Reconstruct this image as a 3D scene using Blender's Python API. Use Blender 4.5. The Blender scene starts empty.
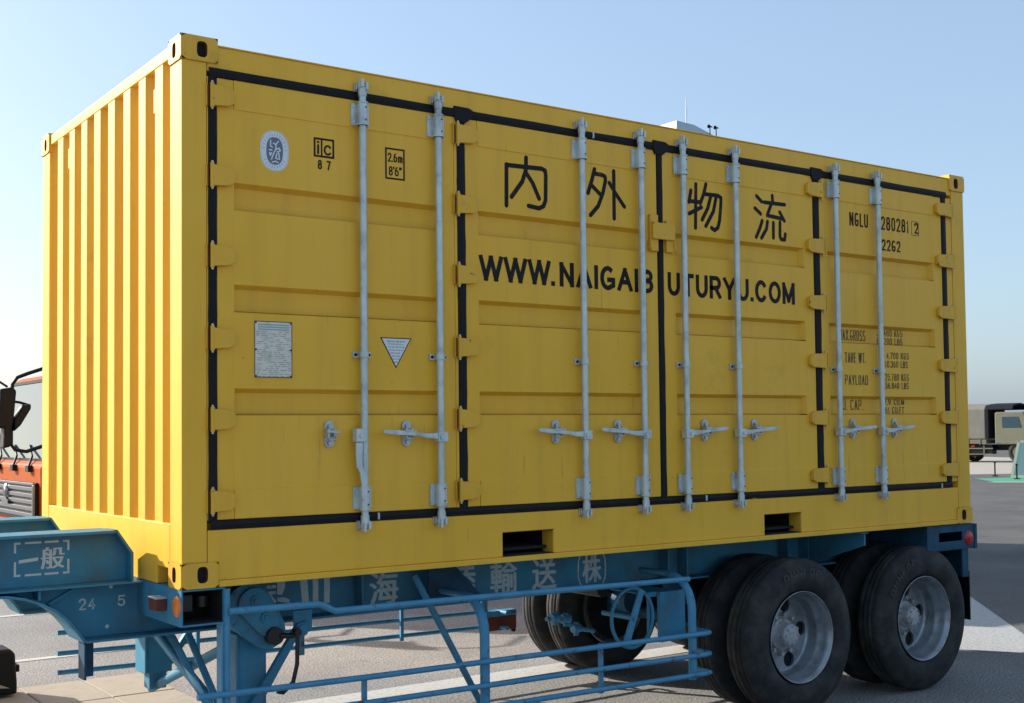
import bpy, bmesh, math, random
from mathutils import Vector, Matrix
random.seed(7)
R = math.radians
sc = bpy.context.scene
COL = sc.collection
Z0 = 1.165                      # height of the container's underside above the ground

# ------------------------------------------------------------------ camera
cam = bpy.data.cameras.new('camera'); co = bpy.data.objects.new('camera', cam); COL.objects.link(co)
co.location = (-2.02271, -5.49616, 0.70544 + Z0)
co.rotation_euler = (1.61058, 0.01114, -0.61622)
cam.sensor_width = 36; cam.lens = 1224.53 * 36 / 1024; cam.shift_y = 32.5 / 1024
cam.clip_start = 0.05; cam.clip_end = 5000
sc.camera = co
# ------------------------------------------------------------------ light
SUN_EL, SUN_AZ = R(26), math.atan2(-0.52, 0.85)
w = bpy.data.worlds.new('World'); sc.world = w; w.use_nodes = True
nt = w.node_tree; sky = nt.nodes.new('ShaderNodeTexSky'); sky.sky_type = 'NISHITA'; sky.sun_disc = False
sky.sun_elevation = SUN_EL; sky.sun_rotation = SUN_AZ; sky.air_density = 1.0; sky.dust_density = 2.0; sky.ozone_density = 2.0
veil = nt.nodes.new('ShaderNodeMix'); veil.data_type = 'RGBA'; veil.inputs[0].default_value = .5; veil.inputs[7].default_value = (1.75, 2.42, 3.2, 1)   # thin even high haze
nt.links.new(sky.outputs[0], veil.inputs[6]); nt.links.new(veil.outputs[2], nt.nodes['Background'].inputs[0]); nt.nodes['Background'].inputs[1].default_value = 0.088
sl = bpy.data.lights.new('sun', 'SUN'); sl.energy = 2.85; sl.angle = R(0.5); sl.color = (1.0, 0.93, 0.82)
so = bpy.data.objects.new('sun', sl); COL.objects.link(so)
sd = Vector((math.sin(SUN_AZ) * math.cos(SUN_EL), math.cos(SUN_AZ) * math.cos(SUN_EL), math.sin(SUN_EL)))
so.rotation_euler = sd.to_track_quat('Z', 'Y').to_euler(); so.location = (-20, 40, 30)
vs = sc.view_settings; vs.view_transform = 'Standard'; vs.look = 'None'; vs.gamma = 1; vs.use_curve_mapping = False
vs.exposure = 1.5

# ------------------------------------------------------------------ materials
def mat(name, col, rough=0.5, metal=0.0, col2=None, nscale=6.0, namt=1.0, stretch=(1, 1, 1), bump=0.0, bscale=40.0, spec=0.5,
        dirt=None, dscale=3.0, dlo=0.55, dhi=0.75, dstretch=(1, 1, 1), damt=1.0, coat=0.0):
    m = bpy.data.materials.new(name); m.use_nodes = True
    n = m.node_tree.nodes; l = m.node_tree.links; b = n['Principled BSDF']
    b.inputs['Base Color'].default_value = (*col, 1); b.inputs['Roughness'].default_value = rough
    b.inputs['Metallic'].default_value = metal; b.inputs['Specular IOR Level'].default_value = spec
    b.inputs['Coat Weight'].default_value = coat
    geo = n.new('ShaderNodeNewGeometry')
    def noise(scale, st, det=6):
        mp = n.new('ShaderNodeMapping'); mp.inputs['Scale'].default_value = st
        l.new(geo.outputs['Position'], mp.inputs[0])
        t = n.new('ShaderNodeTexNoise'); t.inputs['Scale'].default_value = scale; t.inputs['Detail'].default_value = det
        t.inputs['Roughness'].default_value = 0.6
        l.new(mp.outputs[0], t.inputs['Vector']); return t
    cur = None
    if col2:
        t = noise(nscale, stretch); r = n.new('ShaderNodeValToRGB')
        r.color_ramp.elements[0].position = 0.5 - 0.25 / namt; r.color_ramp.elements[1].position = 0.5 + 0.25 / namt
        r.color_ramp.elements[0].color = (*col, 1); r.color_ramp.elements[1].color = (*col2, 1)
        l.new(t.outputs['Fac'], r.inputs[0]); cur = r.outputs[0]
    if dirt:
        t = noise(dscale, dstretch, 10); r = n.new('ShaderNodeValToRGB')
        r.color_ramp.elements[0].position = dlo; r.color_ramp.elements[1].position = dhi
        r.color_ramp.elements[0].color = (0, 0, 0, 1); r.color_ramp.elements[1].color = (damt, damt, damt, 1)
        l.new(t.outputs['Fac'], r.inputs[0])
        mx = n.new('ShaderNodeMix'); mx.data_type = 'RGBA'
        if cur: l.new(cur, mx.inputs[6])
        else: mx.inputs[6].default_value = (*col, 1)
        mx.inputs[7].default_value = (*dirt, 1); l.new(r.outputs[0], mx.inputs[0]); cur = mx.outputs[2]
    if cur: l.new(cur, b.inputs['Base Color'])
    if bump:
        t = noise(bscale, (1, 1, 1)); bp = n.new('ShaderNodeBump'); bp.inputs['Strength'].default_value = bump; bp.inputs['Distance'].default_value = 0.01
        l.new(t.outputs['Fac'], bp.inputs['Height']); l.new(bp.outputs[0], b.inputs['Normal'])
    return m

M = {}
def yellow_mat(name, base, faded, grime_amt, chip_lo):
    """weathered container paint: faded cloudy patches, run-down streaks of grime, scuffs, rusty chips, hand-beaten sheet"""
    m = bpy.data.materials.new(name); m.use_nodes = True
    n = m.node_tree.nodes; l = m.node_tree.links; b = n['Principled BSDF']
    b.inputs['Roughness'].default_value = .46; b.inputs['Specular IOR Level'].default_value = .3
    g = n.new('ShaderNodeNewGeometry')
    def noise(scale, st, det=6, rg=.6):
        mp = n.new('ShaderNodeMapping'); mp.inputs['Scale'].default_value = st; l.new(g.outputs['Position'], mp.inputs[0])
        t = n.new('ShaderNodeTexNoise'); t.inputs['Scale'].default_value = scale; t.inputs['Detail'].default_value = det; t.inputs['Roughness'].default_value = rg
        l.new(mp.outputs[0], t.inputs['Vector']); return t.outputs['Fac']
    def ramp(src, lo, hi, top=1.0):
        r = n.new('ShaderNodeMapRange'); r.inputs[1].default_value = lo; r.inputs[2].default_value = hi; r.inputs[4].default_value = top; l.new(src, r.inputs[0]); return r.outputs[0]
    def mix(cur, col, fac):
        x = n.new('ShaderNodeMix'); x.data_type = 'RGBA'
        if isinstance(cur, tuple): x.inputs[6].default_value = (*cur, 1)
        else: l.new(cur, x.inputs[6])
        x.inputs[7].default_value = (*col, 1); l.new(fac, x.inputs[0]); return x.outputs[2]
    c = mix(base, faded, ramp(noise(.9, (1, 1, .8)), .38, .66))
    c = mix(c, (base[0] * .80, base[1] * .76, base[2] * 1.6), ramp(noise(1.0, (9, 9, .55), 8), .50, .80, grime_amt))          # rain streaks
    c = mix(c, (.30, .19, .05), ramp(noise(2.4, (1, 1, 1), 10, .7), .60, .80, grime_amt * .8))                                   # smudges
    c = mix(c, (.26, .17, .06), ramp(noise(1.0, (46, 46, 2.2), 4), .66, .76, .5))                                               # thin runs
    c = mix(c, (.13, .055, .025), ramp(noise(21, (1, 1, 1), 5, .75), chip_lo, chip_lo + .03, .85))                               # chips
    l.new(c, b.inputs['Base Color'])
    bp = n.new('ShaderNodeBump'); bp.inputs['Strength'].default_value = .10; bp.inputs['Distance'].default_value = .02
    l.new(noise(2.3, (1, 1, .7), 3), bp.inputs['Height']); l.new(bp.outputs[0], b.inputs['Normal'])
    return m
M['yellow'] = yellow_mat('yellow_paint', (0.79, 0.435, 0.030), (0.85, 0.475, 0.050), .58, .705)
M['yellow_worn'] = yellow_mat('yellow_paint_worn', (0.74, 0.405, 0.032), (0.81, 0.45, 0.05), 1.0, .63)
M['rust_and_slot_shade'] = mat('rust_and_slot_shade', (0.10, 0.04, 0.02), 0.85, col2=(0.17, 0.075, 0.035), nscale=20)
M['rubber_gasket'] = mat('black_rubber_gasket', (0.007, 0.007, 0.008), 0.6, spec=.2, col2=(0.012, 0.012, 0.013), nscale=20)
M['galv'] = mat('galvanised_steel', (0.44, 0.51, 0.52), 0.40, 0.35, col2=(0.60, 0.66, 0.65), nscale=22, stretch=(1, 1, .4), namt=1.6,
                dirt=(0.24, 0.22, 0.19), dscale=11, dlo=.52, dhi=.8, damt=.8)
M['galv_dark'] = mat('worn_steel', (0.36, 0.38, 0.40), 0.38, 0.6, col2=(0.55, 0.56, 0.57), nscale=30)
M['ink'] = mat('black_lettering', (0.010, 0.010, 0.011), 0.6, spec=.2, dirt=(0.2, 0.13, 0.03), dscale=22, dlo=.62, dhi=.75, damt=.6)
M['ink_faded'] = mat('faded_lettering', (0.05, 0.043, 0.03), 0.6, dirt=(0.36, 0.22, 0.025), dscale=38, dlo=.48, dhi=.62, damt=.8)
M['decal_white'] = mat('white_decal', (0.72, 0.76, 0.78), 0.5, col2=(0.62, 0.66, 0.69), nscale=20)
M['decal_grey'] = mat('grey_decal', (0.13, 0.15, 0.21), 0.5)
M['plate'] = mat('metal_plate', (0.62, 0.59, 0.50), 0.45, 0.1, col2=(0.72, 0.69, 0.60), nscale=15, dirt=(.35, .3, .2), dscale=18, dlo=.55, dhi=.8)
M['plate_ink'] = mat('plate_print', (0.33, 0.315, 0.28), 0.6)
M['plate_blue'] = mat('plate_print_blue', (0.27, 0.38, 0.37), 0.6)
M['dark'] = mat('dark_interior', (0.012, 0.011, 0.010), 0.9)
M['blue'] = mat('blue_paint', (0.032, 0.19, 0.31), 0.55, spec=.25, col2=(0.06, 0.25, 0.38), nscale=4, bump=.05, bscale=12,
                dirt=(0.085, 0.09, 0.09), dscale=6, dlo=.46, dhi=.78, damt=.75)
M['blue_pipe'] = mat('light_blue_paint', (0.05, 0.22, 0.37), 0.5, spec=.3, col2=(0.085, 0.28, 0.43), nscale=9,
                     dirt=(0.10, 0.065, 0.045), dscale=16, dlo=.60, dhi=.68, damt=.9)
M['blue_dirty'] = mat('grimy_blue_paint', (0.016, 0.09, 0.17), 0.6, spec=.2, col2=(0.02, 0.06, 0.10), nscale=7, dirt=(0.02, 0.028, 0.035), dscale=6, dlo=.48, dhi=.75)
M['stencil'] = mat('stencil_white', (0.50, 0.56, 0.56), 0.6, dirt=(0.10, 0.19, 0.25), dscale=30, dlo=.56, dhi=.72, damt=.6)
M['tyre'] = mat('tyre_rubber', (0.016, 0.017, 0.018), 0.8, spec=.25, col2=(0.030, 0.030, 0.030), nscale=9, bump=.1, bscale=60,
                dirt=(0.10, 0.098, 0.09), dscale=6, dlo=.44, dhi=.82, damt=.65)
M['tyre_mark'] = mat('tyre_lettering', (0.05, 0.05, 0.05), 0.7)
M['rim'] = mat('silver_wheel_paint', (0.27, 0.30, 0.33), 0.36, 0.55, col2=(0.37, 0.40, 0.43), nscale=8, dirt=(.10, .08, .06), dscale=12, dlo=.46, dhi=.78, damt=.75)
M['hub'] = mat('hub_paint', (0.46, 0.47, 0.48), 0.5, 0.1, col2=(0.28, 0.28, 0.28), nscale=20, dirt=(.07, .06, .05), dscale=22, dlo=.55, dhi=.7)
M['black'] = mat('black_plastic', (0.005, 0.005, 0.006), 0.5, spec=.25)
M['grease'] = mat('greasy_steel', (0.02, 0.018, 0.017), 0.4, 0.3)
M['red_lens'] = mat('red_lens', (0.35, 0.012, 0.012), 0.25)
M['dim_red'] = mat('dull_red_paint', (0.16, 0.035, 0.02), 0.6, col2=(.1, .025, .015), nscale=8)
M['orange_lens'] = mat('orange_lens', (0.75, 0.20, 0.03), 0.3)
M['orange'] = mat('orange_truck_paint', (0.46, 0.085, 0.006), 0.55, spec=.12, col2=(0.40, 0.072, 0.006), nscale=3)
M['chrome'] = mat('chrome', (0.25, 0.26, 0.29), 0.2, 0.95)
M['white_paint'] = mat('white_paint', (0.70, 0.70, 0.68), 0.5, col2=(.62, .62, .6), nscale=3)
M['cream'] = mat('cream_wall', (0.72, 0.66, 0.55), 0.7, col2=(.65, .6, .5), nscale=2)
M['roof_grey'] = mat('pale_roof', (0.42, 0.50, 0.52), 0.5, col2=(.38, .46, .48), nscale=2)
M['khaki'] = mat('khaki_paint', (0.125, 0.125, 0.085), 0.7, col2=(0.15, 0.15, 0.105), nscale=1.5, dirt=(.15, .13, .1), dscale=3)
M['canvas'] = mat('khaki_canvas', (0.19, 0.18, 0.155), 0.9, col2=(0.15, 0.145, 0.125), nscale=2.5, bump=.4, bscale=3)
M['canvas_shade'] = mat('shaded_canvas', (0.014, 0.016, 0.022), 0.9, spec=.1, col2=(.02, .022, .028), nscale=2)
M['green_mat'] = mat('green_paint', (0.05, 0.27, 0.15), 0.7, col2=(.07, .31, .18), nscale=2)
M['pole'] = mat('grey_pole', (.3, .31, .32), .6)
def glass_mat():
    m = bpy.data.materials.new('glass'); m.use_nodes = True; b = m.node_tree.nodes['Principled BSDF']
    b.inputs['Base Color'].default_value = (0.03, 0.065, 0.085, 1); b.inputs['Roughness'].default_value = 0.05
    b.inputs['Specular IOR Level'].default_value = .5; b.inputs['IOR'].default_value = 1.45
    return m
M['glass'] = glass_mat()
def asphalt_mat():
    m = bpy.data.materials.new('old_asphalt'); m.use_nodes = True
    n = m.node_tree.nodes; l = m.node_tree.links; b = n['Principled BSDF']; b.inputs['Roughness'].default_value = .92
    b.inputs['Specular IOR Level'].default_value = 0.25
    g = n.new('ShaderNodeNewGeometry')
    def noise(s, d=4, r=.6):
        t = n.new('ShaderNodeTexNoise'); t.inputs['Scale'].default_value = s; t.inputs['Detail'].default_value = d; t.inputs['Roughness'].default_value = r
        l.new(g.outputs['Position'], t.inputs['Vector']); return t
    a = noise(60, 4, .8); r1 = n.new('ShaderNodeValToRGB')
    r1.color_ramp.elements[0].position = .37; r1.color_ramp.elements[1].position = .63
    r1.color_ramp.elements[0].color = (0.050, 0.051, 0.053, 1); r1.color_ramp.elements[1].color = (0.35, 0.342, 0.33, 1)
    l.new(a.outputs['Fac'], r1.inputs[0])
    c = noise(.55, 8, .65); r2 = n.new('ShaderNodeValToRGB')
    r2.color_ramp.elements[0].position = .35; r2.color_ramp.elements[1].position = .7
    r2.color_ramp.elements[0].color = (.72, .73, .75, 1); r2.color_ramp.elements[1].color = (1.12, 1.08, 1.04, 1)
    l.new(c.outputs['Fac'], r2.inputs[0])
    mx = n.new('ShaderNodeMix'); mx.data_type = 'RGBA'; mx.blend_type = 'MULTIPLY'; mx.inputs[0].default_value = 1
    l.new(r1.outputs[0], mx.inputs[6]); l.new(r2.outputs[0], mx.inputs[7])
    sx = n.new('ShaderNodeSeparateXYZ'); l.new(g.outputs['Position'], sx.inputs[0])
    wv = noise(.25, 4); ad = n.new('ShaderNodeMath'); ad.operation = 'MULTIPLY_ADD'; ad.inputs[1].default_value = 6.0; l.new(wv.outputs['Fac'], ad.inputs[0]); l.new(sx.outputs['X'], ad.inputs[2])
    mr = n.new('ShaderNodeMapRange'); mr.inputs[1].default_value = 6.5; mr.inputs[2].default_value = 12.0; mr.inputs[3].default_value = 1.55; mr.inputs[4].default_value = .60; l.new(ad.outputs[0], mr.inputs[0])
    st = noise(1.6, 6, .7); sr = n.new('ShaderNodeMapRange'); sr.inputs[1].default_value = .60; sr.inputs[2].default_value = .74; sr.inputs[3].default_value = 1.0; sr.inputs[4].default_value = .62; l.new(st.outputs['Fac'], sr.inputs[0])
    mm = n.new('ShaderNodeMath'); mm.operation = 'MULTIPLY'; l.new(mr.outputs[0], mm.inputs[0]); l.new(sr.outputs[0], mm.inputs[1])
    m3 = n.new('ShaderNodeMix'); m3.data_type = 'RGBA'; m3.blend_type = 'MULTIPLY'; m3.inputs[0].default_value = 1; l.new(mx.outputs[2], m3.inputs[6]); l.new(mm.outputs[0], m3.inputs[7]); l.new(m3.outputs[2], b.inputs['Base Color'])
    bp = n.new('ShaderNodeBump'); bp.inputs['Strength'].default_value = .55; bp.inputs['Distance'].default_value = .012
    l.new(a.outputs['Fac'], bp.inputs['Height']); l.new(bp.outputs[0], b.inputs['Normal'])
    return m
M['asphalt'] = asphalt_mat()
M['line'] = mat('road_line_paint', (0.50, 0.49, 0.46), .8, dirt=(.3, .29, .27), dscale=30, dlo=.52, dhi=.68, damt=.8, bump=.4, bscale=90)
M['slab'] = mat('pale_concrete', (0.31, 0.275, 0.22), .9, col2=(.36, .32, .26), nscale=3, dirt=(.2, .18, .145), dscale=7, dlo=.55, dhi=.8, damt=.6, bump=.2, bscale=60)
M['pale_pave'] = mat('worn_white_marking', (0.40, 0.40, 0.39), .85, dirt=(.20, .195, .185), dscale=45, dlo=.46, dhi=.66, damt=.8, bump=.5, bscale=90)
M['verge'] = mat('pale_verge', (.38, .34, .29), .9, col2=(.33, .30, .25), nscale=1)

# ------------------------------------------------------------------ mesh helpers (all in 'rel' coords: z measured from the container's underside)
class MB:
    def __init__(s): s.v = []; s.f = []; s.m = []; s.sm = []
    def add(s, vs, fs, mi=0, smooth=False):
        o = len(s.v); s.v += [tuple(x) for x in vs]
        for f in fs: s.f.append([o + i for i in f]); s.m.append(mi); s.sm.append(smooth)
        return s
    def box(s, x0, x1, y0, y1, z0, z1, mi=0):
        vs = [(x, y, z) for x in (x0, x1) for y in (y0, y1) for z in (z0, z1)]
        return s.add(vs, [(0, 1, 3, 2), (4, 6, 7, 5), (0, 4, 5, 1), (2, 3, 7, 6), (0, 2, 6, 4), (1, 5, 7, 3)], mi)
    def prism(s, poly, a, b, axis='y', mi=0):
        """polygon extruded between a and b; axis y: poly=(x,z); x: poly=(y,z); z: poly=(x,y)"""
        mk = {'y': lambda p, t: (p[0], t, p[1]), 'x': lambda p, t: (t, p[0], p[1]), 'z': lambda p, t: (p[0], p[1], t)}[axis]
        n = len(poly); vs = [mk(p, a) for p in poly] + [mk(p, b) for p in poly]
        fs = [tuple(range(n))[::-1], tuple(range(n, 2 * n))] + [(i, (i + 1) % n, n + (i + 1) % n, n + i) for i in range(n)]
        return s.add(vs, fs, mi)
    def tube(s, pts, r, seg=12, mi=0, ry=None, cap=True):
        pts = [Vector(p) for p in pts]; rings = []; vs = []; fs = []
        up = None
        for i, p in enumerate(pts):
            d = (pts[min(i + 1, len(pts) - 1)] - pts[max(i - 1, 0)]).normalized()
            if up is None:
                ref = Vector((0, 0, 1)) if abs(d.z) < .9 else Vector((1, 0, 0)); up = (ref - d * ref.dot(d)).normalized()
            else: up = (up - d * up.dot(d)).normalized()
            sd_ = d.cross(up)
            for k in range(seg):
                t = 2 * math.pi * k / seg; vs.append(p + up * (math.cos(t) * r) + sd_ * (math.sin(t) * (ry or r)))
        for i in range(len(pts) - 1):
            for k in range(seg):
                a = i * seg + k; b = i * seg + (k + 1) % seg; fs.append((a, b, b + seg, a + seg))
        s.add(vs, fs, mi, True)
        if cap:
            n = (len(pts) - 1) * seg
            s.add([vs[k] for k in range(seg)], [tuple(range(seg))[::-1]], mi); s.add([vs[n + k] for k in range(seg)], [tuple(range(seg))], mi)
        return s
    def cyl(s, a, b, r, seg=24, mi=0): return s.tube([a, b], r, seg, mi)
    def lathe(s, prof, c, axis='y', seg=48, mi=0, smooth=True, close=False):
        """prof = (radius, offset along axis)"""
        vs = []; n = len(prof)
        for k in range(seg):
            t = 2 * math.pi * k / seg; ct, st = math.cos(t), math.sin(t)
            for r, o in prof:
                vs.append((c[0] + r * ct, c[1] + o, c[2] + r * st) if axis == 'y' else ((c[0] + o, c[1] + r * ct, c[2] + r * st) if axis == 'x' else (c[0] + r * ct, c[1] + r * st, c[2] + o)))
        fs = []
        for k in range(seg):
            for i in range(n if close else n - 1):
                j = (i + 1) % n; a = k * n + i; b = k * n + j; cc = ((k + 1) % seg) * n + j; d = ((k + 1) % seg) * n + i; fs.append((a, b, cc, d))
        return s.add(vs, fs, mi, smooth)
    def stroke(s, pts, wd, y0, y1, mi=0):
        """rounded pen stroke in the xz plane, extruded in y"""
        for (a, b) in zip(pts[:-1], pts[1:]):
            dx, dz = b[0] - a[0], b[1] - a[1]; L = math.hypot(dx, dz) or 1e-6; nx, nz = -dz / L * wd / 2, dx / L * wd / 2
            th = math.atan2(dz, dx); poly = []
            for k in range(7): t = th + math.pi / 2 + math.pi * k / 6; poly.append((a[0] + math.cos(t) * wd / 2, a[1] + math.sin(t) * wd / 2))
            for k in range(7): t = th - math.pi / 2 + math.pi * k / 6; poly.append((b[0] + math.cos(t) * wd / 2, b[1] + math.sin(t) * wd / 2))
            j = random.uniform(0, .0004); s.prism(poly, y0 - j, y1, 'y', mi)
        return s
    def build(s, name, mats, parent=None, bevel=0.0, smooth_angle=None, base=None):
        me = bpy.data.meshes.new(name)
        off = Vector(base) if base is not None else (Vector(parent['base']) if parent is not None else Vector((0, 0, 0)))
        me.from_pydata([tuple(Vector(v) - off) for v in s.v], [], s.f)
        if not isinstance(mats, (list, tuple)): mats = [mats]
        for m_ in mats: me.materials.append(M[m_])
        for p, i, q in zip(me.polygons, s.m, s.sm): p.material_index = i; p.use_smooth = q
        me.update()
        bm = bmesh.new(); bm.from_mesh(me); bmesh.ops.recalc_face_normals(bm, faces=bm.faces); bm.to_mesh(me); bm.free()
        o = bpy.data.objects.new(name, me); COL.objects.link(o)
        o['base'] = tuple(off)
        if parent is not None: o.parent = parent
        else: o.location = off + Vector((0, 0, Z0))
        if bevel:
            b = o.modifiers.new('bevel', 'BEVEL'); b.width = bevel; b.segments = 2; b.limit_method = 'ANGLE'; b.angle_limit = R(40)
        return o
def thing(name, label, cat, base, group=None):
    o = bpy.data.objects.new(name, None); COL.objects.link(o); o.empty_display_size = .2
    o['base'] = tuple(base); o.location = (base[0], base[1], base[2] + Z0); o['label'] = label; o['category'] = cat
    if group: o['group'] = group
    return o
def tag(o, label, cat, group=None):
    o['label'] = label; o['category'] = cat
    if group: o['group'] = group
    return o
def struct(o): o['kind'] = 'structure'; return o
def copy_tree(o, parent, d):
    """copy of a part with its sub-parts, shifted by d"""
    c = o.copy(); COL.objects.link(c); c.parent = parent
    c.location = o.location + Vector(d)
    for ch in list(o.children):
        k = ch.copy(); COL.objects.link(k); k.parent = c
    return c
# a point measured on the container's side plane (y=0) seen at another depth y
def AX(x, y): return x + (x + 2.0227) / 5.4962 * y
def AZ(z, y): return z + (z - 0.7054) / 5.4962 * y
def text_mb(body, x0, x1, z0, z1, yf, thick=.0012, bold=0.0, mb=None, mi=0, keep=False):
    c = bpy.data.curves.new('t', 'FONT'); c.body = body; c.extrude = 0.5; c.offset = bold; c.resolution_u = 3
    o = bpy.data.objects.new('t', c); COL.objects.link(o)
    dg = bpy.context.evaluated_depsgraph_get(); me = bpy.data.meshes.new_from_object(o.evaluated_get(dg))
    xs = [v.co.x for v in me.vertices]; ys = [v.co.y for v in me.vertices]
    ax, bx, ay, by = min(xs), max(xs), min(ys), max(ys)
    mb = mb or MB()
    vs = [(x0 + (v.co.x - ax) / (bx - ax) * (x1 - x0), yf - thick * (v.co.z + .5), z0 + (v.co.y - ay) / max(by - ay, 1e-6) * (z1 - z0)) for v in me.vertices]
    mb.add(vs, [tuple(p.vertices) for p in me.polygons], mi)
    bpy.data.objects.remove(o); bpy.data.curves.remove(c); bpy.data.meshes.remove(me)
    return mb

# ================================================================== GROUND
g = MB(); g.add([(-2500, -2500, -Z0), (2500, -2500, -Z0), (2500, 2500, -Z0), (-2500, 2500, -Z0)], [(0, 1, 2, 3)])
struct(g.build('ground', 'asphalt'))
def sheet(name, poly, z, m):
    b = MB(); b.add([(x, y, -Z0 + z) for x, y in poly], [tuple(range(len(poly)))]); return struct(b.build(name, m))
sheet('painted_line', [(-6, 2.17), (5.95, 2.17), (5.95, 2.46), (-6, 2.46)], .004, 'line')
sheet('painted_line', [(-30, 5.31), (3.1, 5.31), (3.1, 5.42), (-30, 5.42)], .004, 'line')
sheet('painted_line', [(-30, 8.1), (5.4, 8.1), (5.4, 8.22), (-30, 8.22)], .004, 'line')
sheet('painted_band', [(6.0, .98), (7.0, .90), (7.30, .42), (7.64, .42), (10.6, 3.32), (8.6, 3.32)], .004, 'pale_pave')  # white marking, its near edge cut to the container's shadow line
sheet('verge', [(38, 60), (75, 60), (62, 26), (48.5, 20.5), (40, 24.5)], .004, 'verge')
sheet('green_mat', [(35.6, 19.2), (37.6, 21.3), (45, 19.5), (45, 15.5), (37.5, 17.0)], .012, 'green_mat')
sheet('painted_edge', [(35.1, 19.15), (35.6, 19.2), (37.5, 17.0), (45, 15.5), (45, 15.0), (37.3, 16.5)], .012, 'line')
# raised pale paving slabs in the left foreground
pv = MB()
xs = [-3.2, -2.75, -2.3, -1.85, -1.4, -.95, -.5, -.03, .27, .73, 1.19]
ys_ = [1.2, 2.2, 3.35, 4.12]
for i in range(len(xs) - 1):
    for j in range(len(ys_) - 1):
        h = random.uniform(-.004, .004)
        pv.box(xs[i] + .005, xs[i + 1] - .005, ys_[j] + .005, ys_[j + 1] - .005, -Z0 + .0, -Z0 + .022 + h)
struct(pv.build('paving', 'slab', bevel=.006))

# ================================================================== CONTAINER
L, D, HT = 6.058, 2.438, 2.591
C = thing('shipping_container', 'yellow steel side-door shipping container with black lettering on the blue trailer', 'container', (3.03, 1.22, 0))
f = MB()
# corner posts
for x0, x1, s in ((0, .128, 1), (5.905, 6.058, -1)):
    for y0, y1 in ((0.0, .16), (D - .16, D)):
        f.box(x0 + .003, x1 - .003, y0 + .003, y1 - .003, .118, HT - .118)
# top rails, headers
f.box(.128, 5.905, .006, .06, 2.435, 2.557); f.box(.128, 5.905, .0, .075, 2.557, 2.565)
f.box(.128, 5.905, D - .06, D - .006, 2.46, 2.56)
f.box(.006, .07, .178, D - .178, 2.515, 2.575); f.box(L - .07, L - .006, .178, D - .178, 2.515, 2.575)
f.box(L - .066, L - .01, .16, D - .16, 0, .16)
# bottom side rail with two fork pockets left open
bx = [.128, 1.803, 2.154, 3.85, 4.20, 5.905]
f.prism([(bx[0], .266), (bx[0], .03), (bx[1], .03), (bx[1], .1625), (bx[2], .1625), (bx[2], .03), (bx[3], .03), (bx[3], .1625), (bx[4], .1625), (bx[4], .03), (bx[5], .03), (bx[5], .266)], .004, .05)
f.box(.18, 5.88, -.010, .06, .0, .0295)
f.box(.128, 5.905, D - .05, D - .004, 0, .16)
# end-wall bottom rail, notched for the gooseneck tunnel
f.prism([(.16, .295), (.16, 0), (.173, 0), (.173, .085), (.338, .085), (.338, 0), (D - .338, 0), (D - .338, .085), (D - .173, .085), (D - .173, 0), (D - .16, 0), (D - .16, .295)], .004, .06, 'x')
# strip between posts and doors
f.box(.128, 5.905, .052, .06, .266, 2.435)
f.build('frame', 'yellow', C, bevel=.004)
dk = MB(); dk.box(.08, L - .08, .07, D - .07, .055, .07); dk.box(.07, .1, .173, .338, .0, .09)
for k in range(16): dk.box(.3 + k * .36, .35 + k * .36, .065, D - .065, .0, .026)
dk.build('floor', 'dark', C)
# fork pockets
for a, b in ((1.803, 2.154), (3.85, 4.20)):
    p = MB(); t = .004
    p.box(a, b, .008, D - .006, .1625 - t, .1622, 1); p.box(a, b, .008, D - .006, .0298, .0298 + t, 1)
    p.box(a, a + t, .008, D - .3, .034, .158, 1); p.box(b - t, b, .008, .11, .034, .158, 0); p.box(b - t, b, .1105, D - .3, .034, .158, 1)  # near-black walls carry the pocket's shade; right wall stays yellow near the mouth
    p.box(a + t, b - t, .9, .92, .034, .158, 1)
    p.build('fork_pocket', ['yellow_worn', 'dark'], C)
# corner fittings : hollow castings with oval holes
def ring_face(mb, rect, hole, mk, depth, mi=0):
    """rect (u0,u1,v0,v1) plate with an oval hole; mk(u,v,w) -> xyz ; w = depth into the casting"""
    u0, u1, v0, v1 = rect; cu, cv, ru, rv, n = *hole, 24
    H = []; O = []
    for k in range(n):
        t = 2 * math.pi * (k + .5) / n; c_, s_ = math.cos(t), math.sin(t)
        e = .62
        H.append((cu + ru * math.copysign(abs(c_) ** e, c_), cv + rv * math.copysign(abs(s_) ** e, s_)))
        q = max(abs(c_), abs(s_)); pu, pv_ = c_ / q, s_ / q
        O.append((cu + (u1 - cu) * pu if pu > 0 else cu + (cu - u0) * pu, cv + (v1 - cv) * pv_ if pv_ > 0 else cv + (cv - v0) * pv_))
    vs = [mk(*p, 0) for p in H] + [mk(*p, 0) for p in O] + [mk(*p, depth) for p in H]
    fs = [(k, (k + 1) % n, n + (k + 1) % n, n + k) for k in range(n)]
    mb.add(vs, fs, mi); mb.add(vs, [(k, (k + 1) % n, 2 * n + (k + 1) % n, 2 * n + k) for k in range(n)], 1)
    mb.add([mk(*p, depth) for p in H], [tuple(range(n))], 2)
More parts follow.
